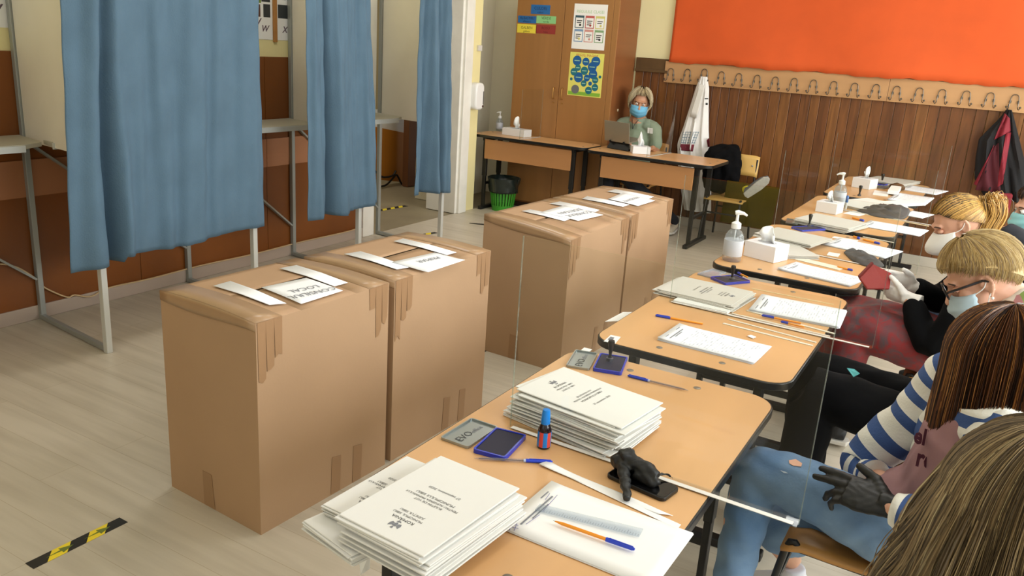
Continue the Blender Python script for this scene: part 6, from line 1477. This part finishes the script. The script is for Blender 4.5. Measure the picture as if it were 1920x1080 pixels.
for _ in range(1500):
    a = rr.uniform(-PI, PI); P = p6path(a, rr.uniform(-.02, .05)+.06*math.sin(a*6), rr.uniform(-.15, .1)); mb.tube(P, [.002*w for w in interp_r([.5, 1, 1, .4], len(P))], 3, mi=rr.choices((0, 1, 2), (3, 2.4, 1.2))[0], cap=False)
mb.build('hair', wv, p6, smooth=80)
# ------------------------------------------------------------------ clothes on the hooks, chair things, sheet
wc = thing('white_coat', 'long white coat with dark red hem panel hanging from the third hook', 'coat', (-2.72, YB-.08, .3))
coat_w = M('white_coat_cloth', '#e8e6e2', .9, var=.03, vscale=6, bump=.2, bscale=25)
def outline(rows, depth, folds, seed, nz=50, nu=26, yb=YB-.03):
    """a hanging garment: rows of (z, x_left, x_right); depth as a flattened tube against the wall"""
    rr = random.Random(seed); ph = [rr.uniform(0, 6) for _ in range(4)]
    zs = [r[0] for r in rows]; mb = MB()
    def fn(u, v):
        z = zs[0]+(zs[-1]-zs[0])*v
        xl = np.interp(-z, [-q for q in zs], [r[1] for r in rows]); xr = np.interp(-z, [-q for q in zs], [r[2] for r in rows])
        a = 2*PI*u; ux = .5-.5*math.cos(a); front = math.sin(a)
        d = depth*(.35+.65*min(1, v*2.2)); x = xl+(xr-xl)*ux
        y = yb-d*.5-(front*d*.5)*(1+folds*math.sin(ux*19+ph[0]+v*2)*.5+folds*.4*math.sin(ux*37+ph[1]-v*4))
        return (x, min(y, YB-.004), z)
    mb.grid(fn, nu*2, nz); return mb, fn
yC = YB-.09
def X_(px, py): return at(px, py, y=yC).x
def Z_(px, py): return at(px, py, y=yC).z
rows = [(Z_(1320, 144), X_(1311, 146), X_(1324, 146)), (Z_(1318, 165), X_(1303, 165), X_(1328, 165)), (Z_(1310, 200), X_(1293, 200), X_(1328, 200)), (Z_(1300, 240), X_(1281, 240), X_(1329, 240)), (Z_(1290, 272), X_(1270, 272), X_(1331, 272)), (Z_(1300, 330), X_(1272, 330), X_(1334, 330)), (Z_(1305, 395), X_(1284, 385), X_(1334, 395))]
mb, fn = outline(rows, .13, .5, 5); mb.build('cloth', coat_w, wc, smooth=80)
def onfront(px, py, off=.002): 
    p = at(px, py, y=YB-.165); return p
maroon = M('maroon_print', '#6d1e2e', .8); wl3 = M('printed_grid_blue', '#6f8796', .8)
def coat_surf(px, py):
    ob = wc.children[0]; bpy.context.view_layer.update(); d = (RT*((px-960)/F_PX)-UP*((py-540)/F_PX)+FW).normalized(); o_ = Vector(ob['_o'])
    ok, l, n_, i = ob.ray_cast(CAM-o_, d); return l+o_+(CAM-l-o_).normalized()*.006 if ok else at(px, py, y=YB-.16)
def draped(parent, name, a, b, c, d, mat, n=6):
    def f(u, v): return coat_surf(*(((a[0]*(1-u)+b[0]*u)*(1-v)+(d[0]*(1-u)+c[0]*u)*v), ((a[1]*(1-u)+b[1]*u)*(1-v)+(d[1]*(1-u)+c[1]*u)*v)))
    return MB().grid(f, n, n).build(name, mat, parent, smooth=80, solid=.001)
hp2 = draped(wc, 'hem_print', (1276, 270), (1302, 271), (1299, 284), (1274, 282), maroon)
for k in range(5): draped(wc, 'grid_line', (1281-.9*k, 247+5*k), (1310-1.6*k, 247.5+5*k), (1310-1.6*k, 248.3+5*k), (1281-.9*k, 247.8+5*k), wl3, 4)
for k in range(7): u = k/6; draped(wc, 'grid_line', (1281+29*u, 247), (1281.8+29*u, 247), (1276.8+25*u, 270), (1276+25*u, 270), wl3, 4)
draped(wc, 'sleeve_print', (1325, 263), (1330, 258), (1331, 276), (1327, 275), maroon, 3)
for a, b in (((1322, 184), (1328, 186)), ((1323, 193), (1327, 197))): draped(wc, 'chest_mark', a, (b[0], a[1]), b, (a[0], b[1]), ink, 2)
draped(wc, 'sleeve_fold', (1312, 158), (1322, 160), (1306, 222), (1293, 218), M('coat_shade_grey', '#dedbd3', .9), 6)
# red and black jacket on the last hook
rj = thing('jacket', 'black and dark red jacket hanging from the last hook at the right', 'jacket', (.0, YB-.1, .6))
jb = M('black_fleece', '#131214', .9, bump=.4, bscale=60); jr = M('dark_red_lining', '#7e1626', .75, var=.12, vscale=9)
rows = [(Z_(1892, 206), X_(1886, 208), X_(1897, 208)), (Z_(1890, 225), X_(1872, 225), X_(1903, 225)), (Z_(1880, 265), X_(1834, 265), X_(1914, 265)), (Z_(1870, 300), X_(1828, 300), X_(1924, 300)), (Z_(1870, 340), X_(1826, 340), X_(1930, 340)), (Z_(1870, 372), X_(1846, 368), X_(1926, 366))]
mb, fn = outline(rows, .16, .6, 9); jb_o = mb.build('outer_cloth', jb, rj, smooth=80)
def jsurf(px, py, lift=.008):
    bpy.context.view_layer.update(); d = (RT*((px-960)/F_PX)-UP*((py-540)/F_PX)+FW).normalized(); o_ = Vector(jb_o['_o'])
    ok, l, n_, i = jb_o.ray_cast(CAM-o_, d); return l+o_-d*lift if ok else at(px, py, y=YB-.18)
def jdr(name, a, b, c, d, mat, n=8, lift=.008):
    def f(u, v): return jsurf(((a[0]*(1-u)+b[0]*u)*(1-v)+(d[0]*(1-u)+c[0]*u)*v), ((a[1]*(1-u)+b[1]*u)*(1-v)+(d[1]*(1-u)+c[1]*u)*v), lift+.004*math.sin(u*PI))
    return MB().grid(f, n, n).build(name, mat, rj, smooth=80, solid=.004)
jdr('red_front', (1884, 212), (1893, 222), (1895, 246), (1864, 262), jr); jdr('red_lining', (1862, 278), (1872, 268), (1876, 362), (1828, 356), M('deep_red_lining', '#4f0f1c', .8)); jdr('red_stripe', (1886, 250), (1896, 248), (1880, 345), (1868, 352), jr); jdr('red_stripe', (1858, 285), (1864, 272), (1832, 348), (1826, 345), jr)
MB().tube([at(1891, 196, y=YB-.055), at(1889, 208, y=YB-.10)], .004, 6).build('hanging_loop', jb, rj)
rc = at(1880, 388, y=YB-.2); MB().box((rc.x-.05, YB-.22, rc.z-.06), (rc.x+.055, YB-.10, rc.z+.12)).build('cuff', M('red_cuff', '#7a1522', .8), rj, bevel=.02, bseg=3)
# black jacket over the pale chair, shoe on its seat, olive sheet in front
bj = thing('black_jacket', 'black jacket heaped over the back of the pale yellow chair', 'jacket', (cy.x-.15, 8.12, .44))
B = MB(); f = lambda px, py, y: at(px, py, y=y)
limb(B, [f(1336, 281, 8.16), f(1362, 279, 8.18), f(1378, 281, 8.19)], [.045, .05, .05], 14); limb(B, [f(1334, 292, 8.13), f(1360, 292, 8.14), f(1378, 296, 8.15)], [.07, .075, .065], 14)
for k, (x_, y0_, y1_) in enumerate(((1334, 290, 345), (1345, 285, 350), (1356, 288, 352), (1367, 285, 350), (1379, 290, 338))): limb(B, [f(x_, y0_, 8.15), f(x_-3+2*(k % 2), (y0_+y1_)/2, 8.10-.02*(k % 2)), f(x_-4, y1_, 8.06)], [.06, .075, .06], 12)
o = remeshed(B, 'cloth', blackcl, bj, voxel=.009, smooth=5, noise=.007, nscale=34)
sh_ = thing('slip_on_shoe', 'grey slip-on shoe with pale sole and yellow sock, tipped up at the pale chair', 'shoe', at(1415, 352, y=7.72))
a_, b_ = at(1398, 366, y=7.70), at(1440, 334, y=7.70); d = (b_-a_).normalized(); n_ = RT.cross(d) ; nn = Vector((0, -.75, -.45)); nn = (nn-d*nn.dot(d)).normalized(); sd = d.cross(nn)
poly = [(-.01, .0), (.0, .035), (.06, .042), (.16, .05), (.25, .042), (.285, .015), (.285, -.012), (.25, -.042), (.16, -.046), (.06, -.038), (.0, -.033)]; kx = (b_-a_).length/.275
MB().slab([a_+d*u*kx+sd*v*kx for u, v in poly], .018, nn).build('sole', M('grey_white_sole', '#a9a69b', .8, var=.08, vscale=40), sh_, bevel=.004)
G = MB(); q = lambda u, h: a_+d*u*kx-nn*h*kx
G.tube([q(.0, .03), q(.06, .045), q(.14, .04), q(.22, .025), q(.28, .012)], [.036*kx, .045*kx, .048*kx, .044*kx, .022*kx], 14, flat=.85, side=sd); G.tube([q(.03, .03), q(.03, .085)], [.040*kx, .040*kx], 14)
remeshed(G, 'upper', M('grey_canvas', '#5f6468', .9), sh_, voxel=.006, smooth=3)
MB().tube([q(.03, .08), q(.015, .125), q(-.01, .15)], [.036*kx, .036*kx, .034*kx], 14).build('sock', M('yellow_sock', '#dcd02c', .9), sh_, smooth=60)
ol = MB().slab([at(1350, 415, y=7.98), at(1444, 432, y=7.98), at(1462, 352, y=7.98), at(1364, 338, y=7.98)], .004).build('tinted_sheet', clear_plastic('olive_see_through', '#8a7a22', 1.35, .1, .25))  # thin see-through olive sheet set in front of the chair
tag(ol, 'see-through olive sheet in front of the pale chair', 'plastic sheet')
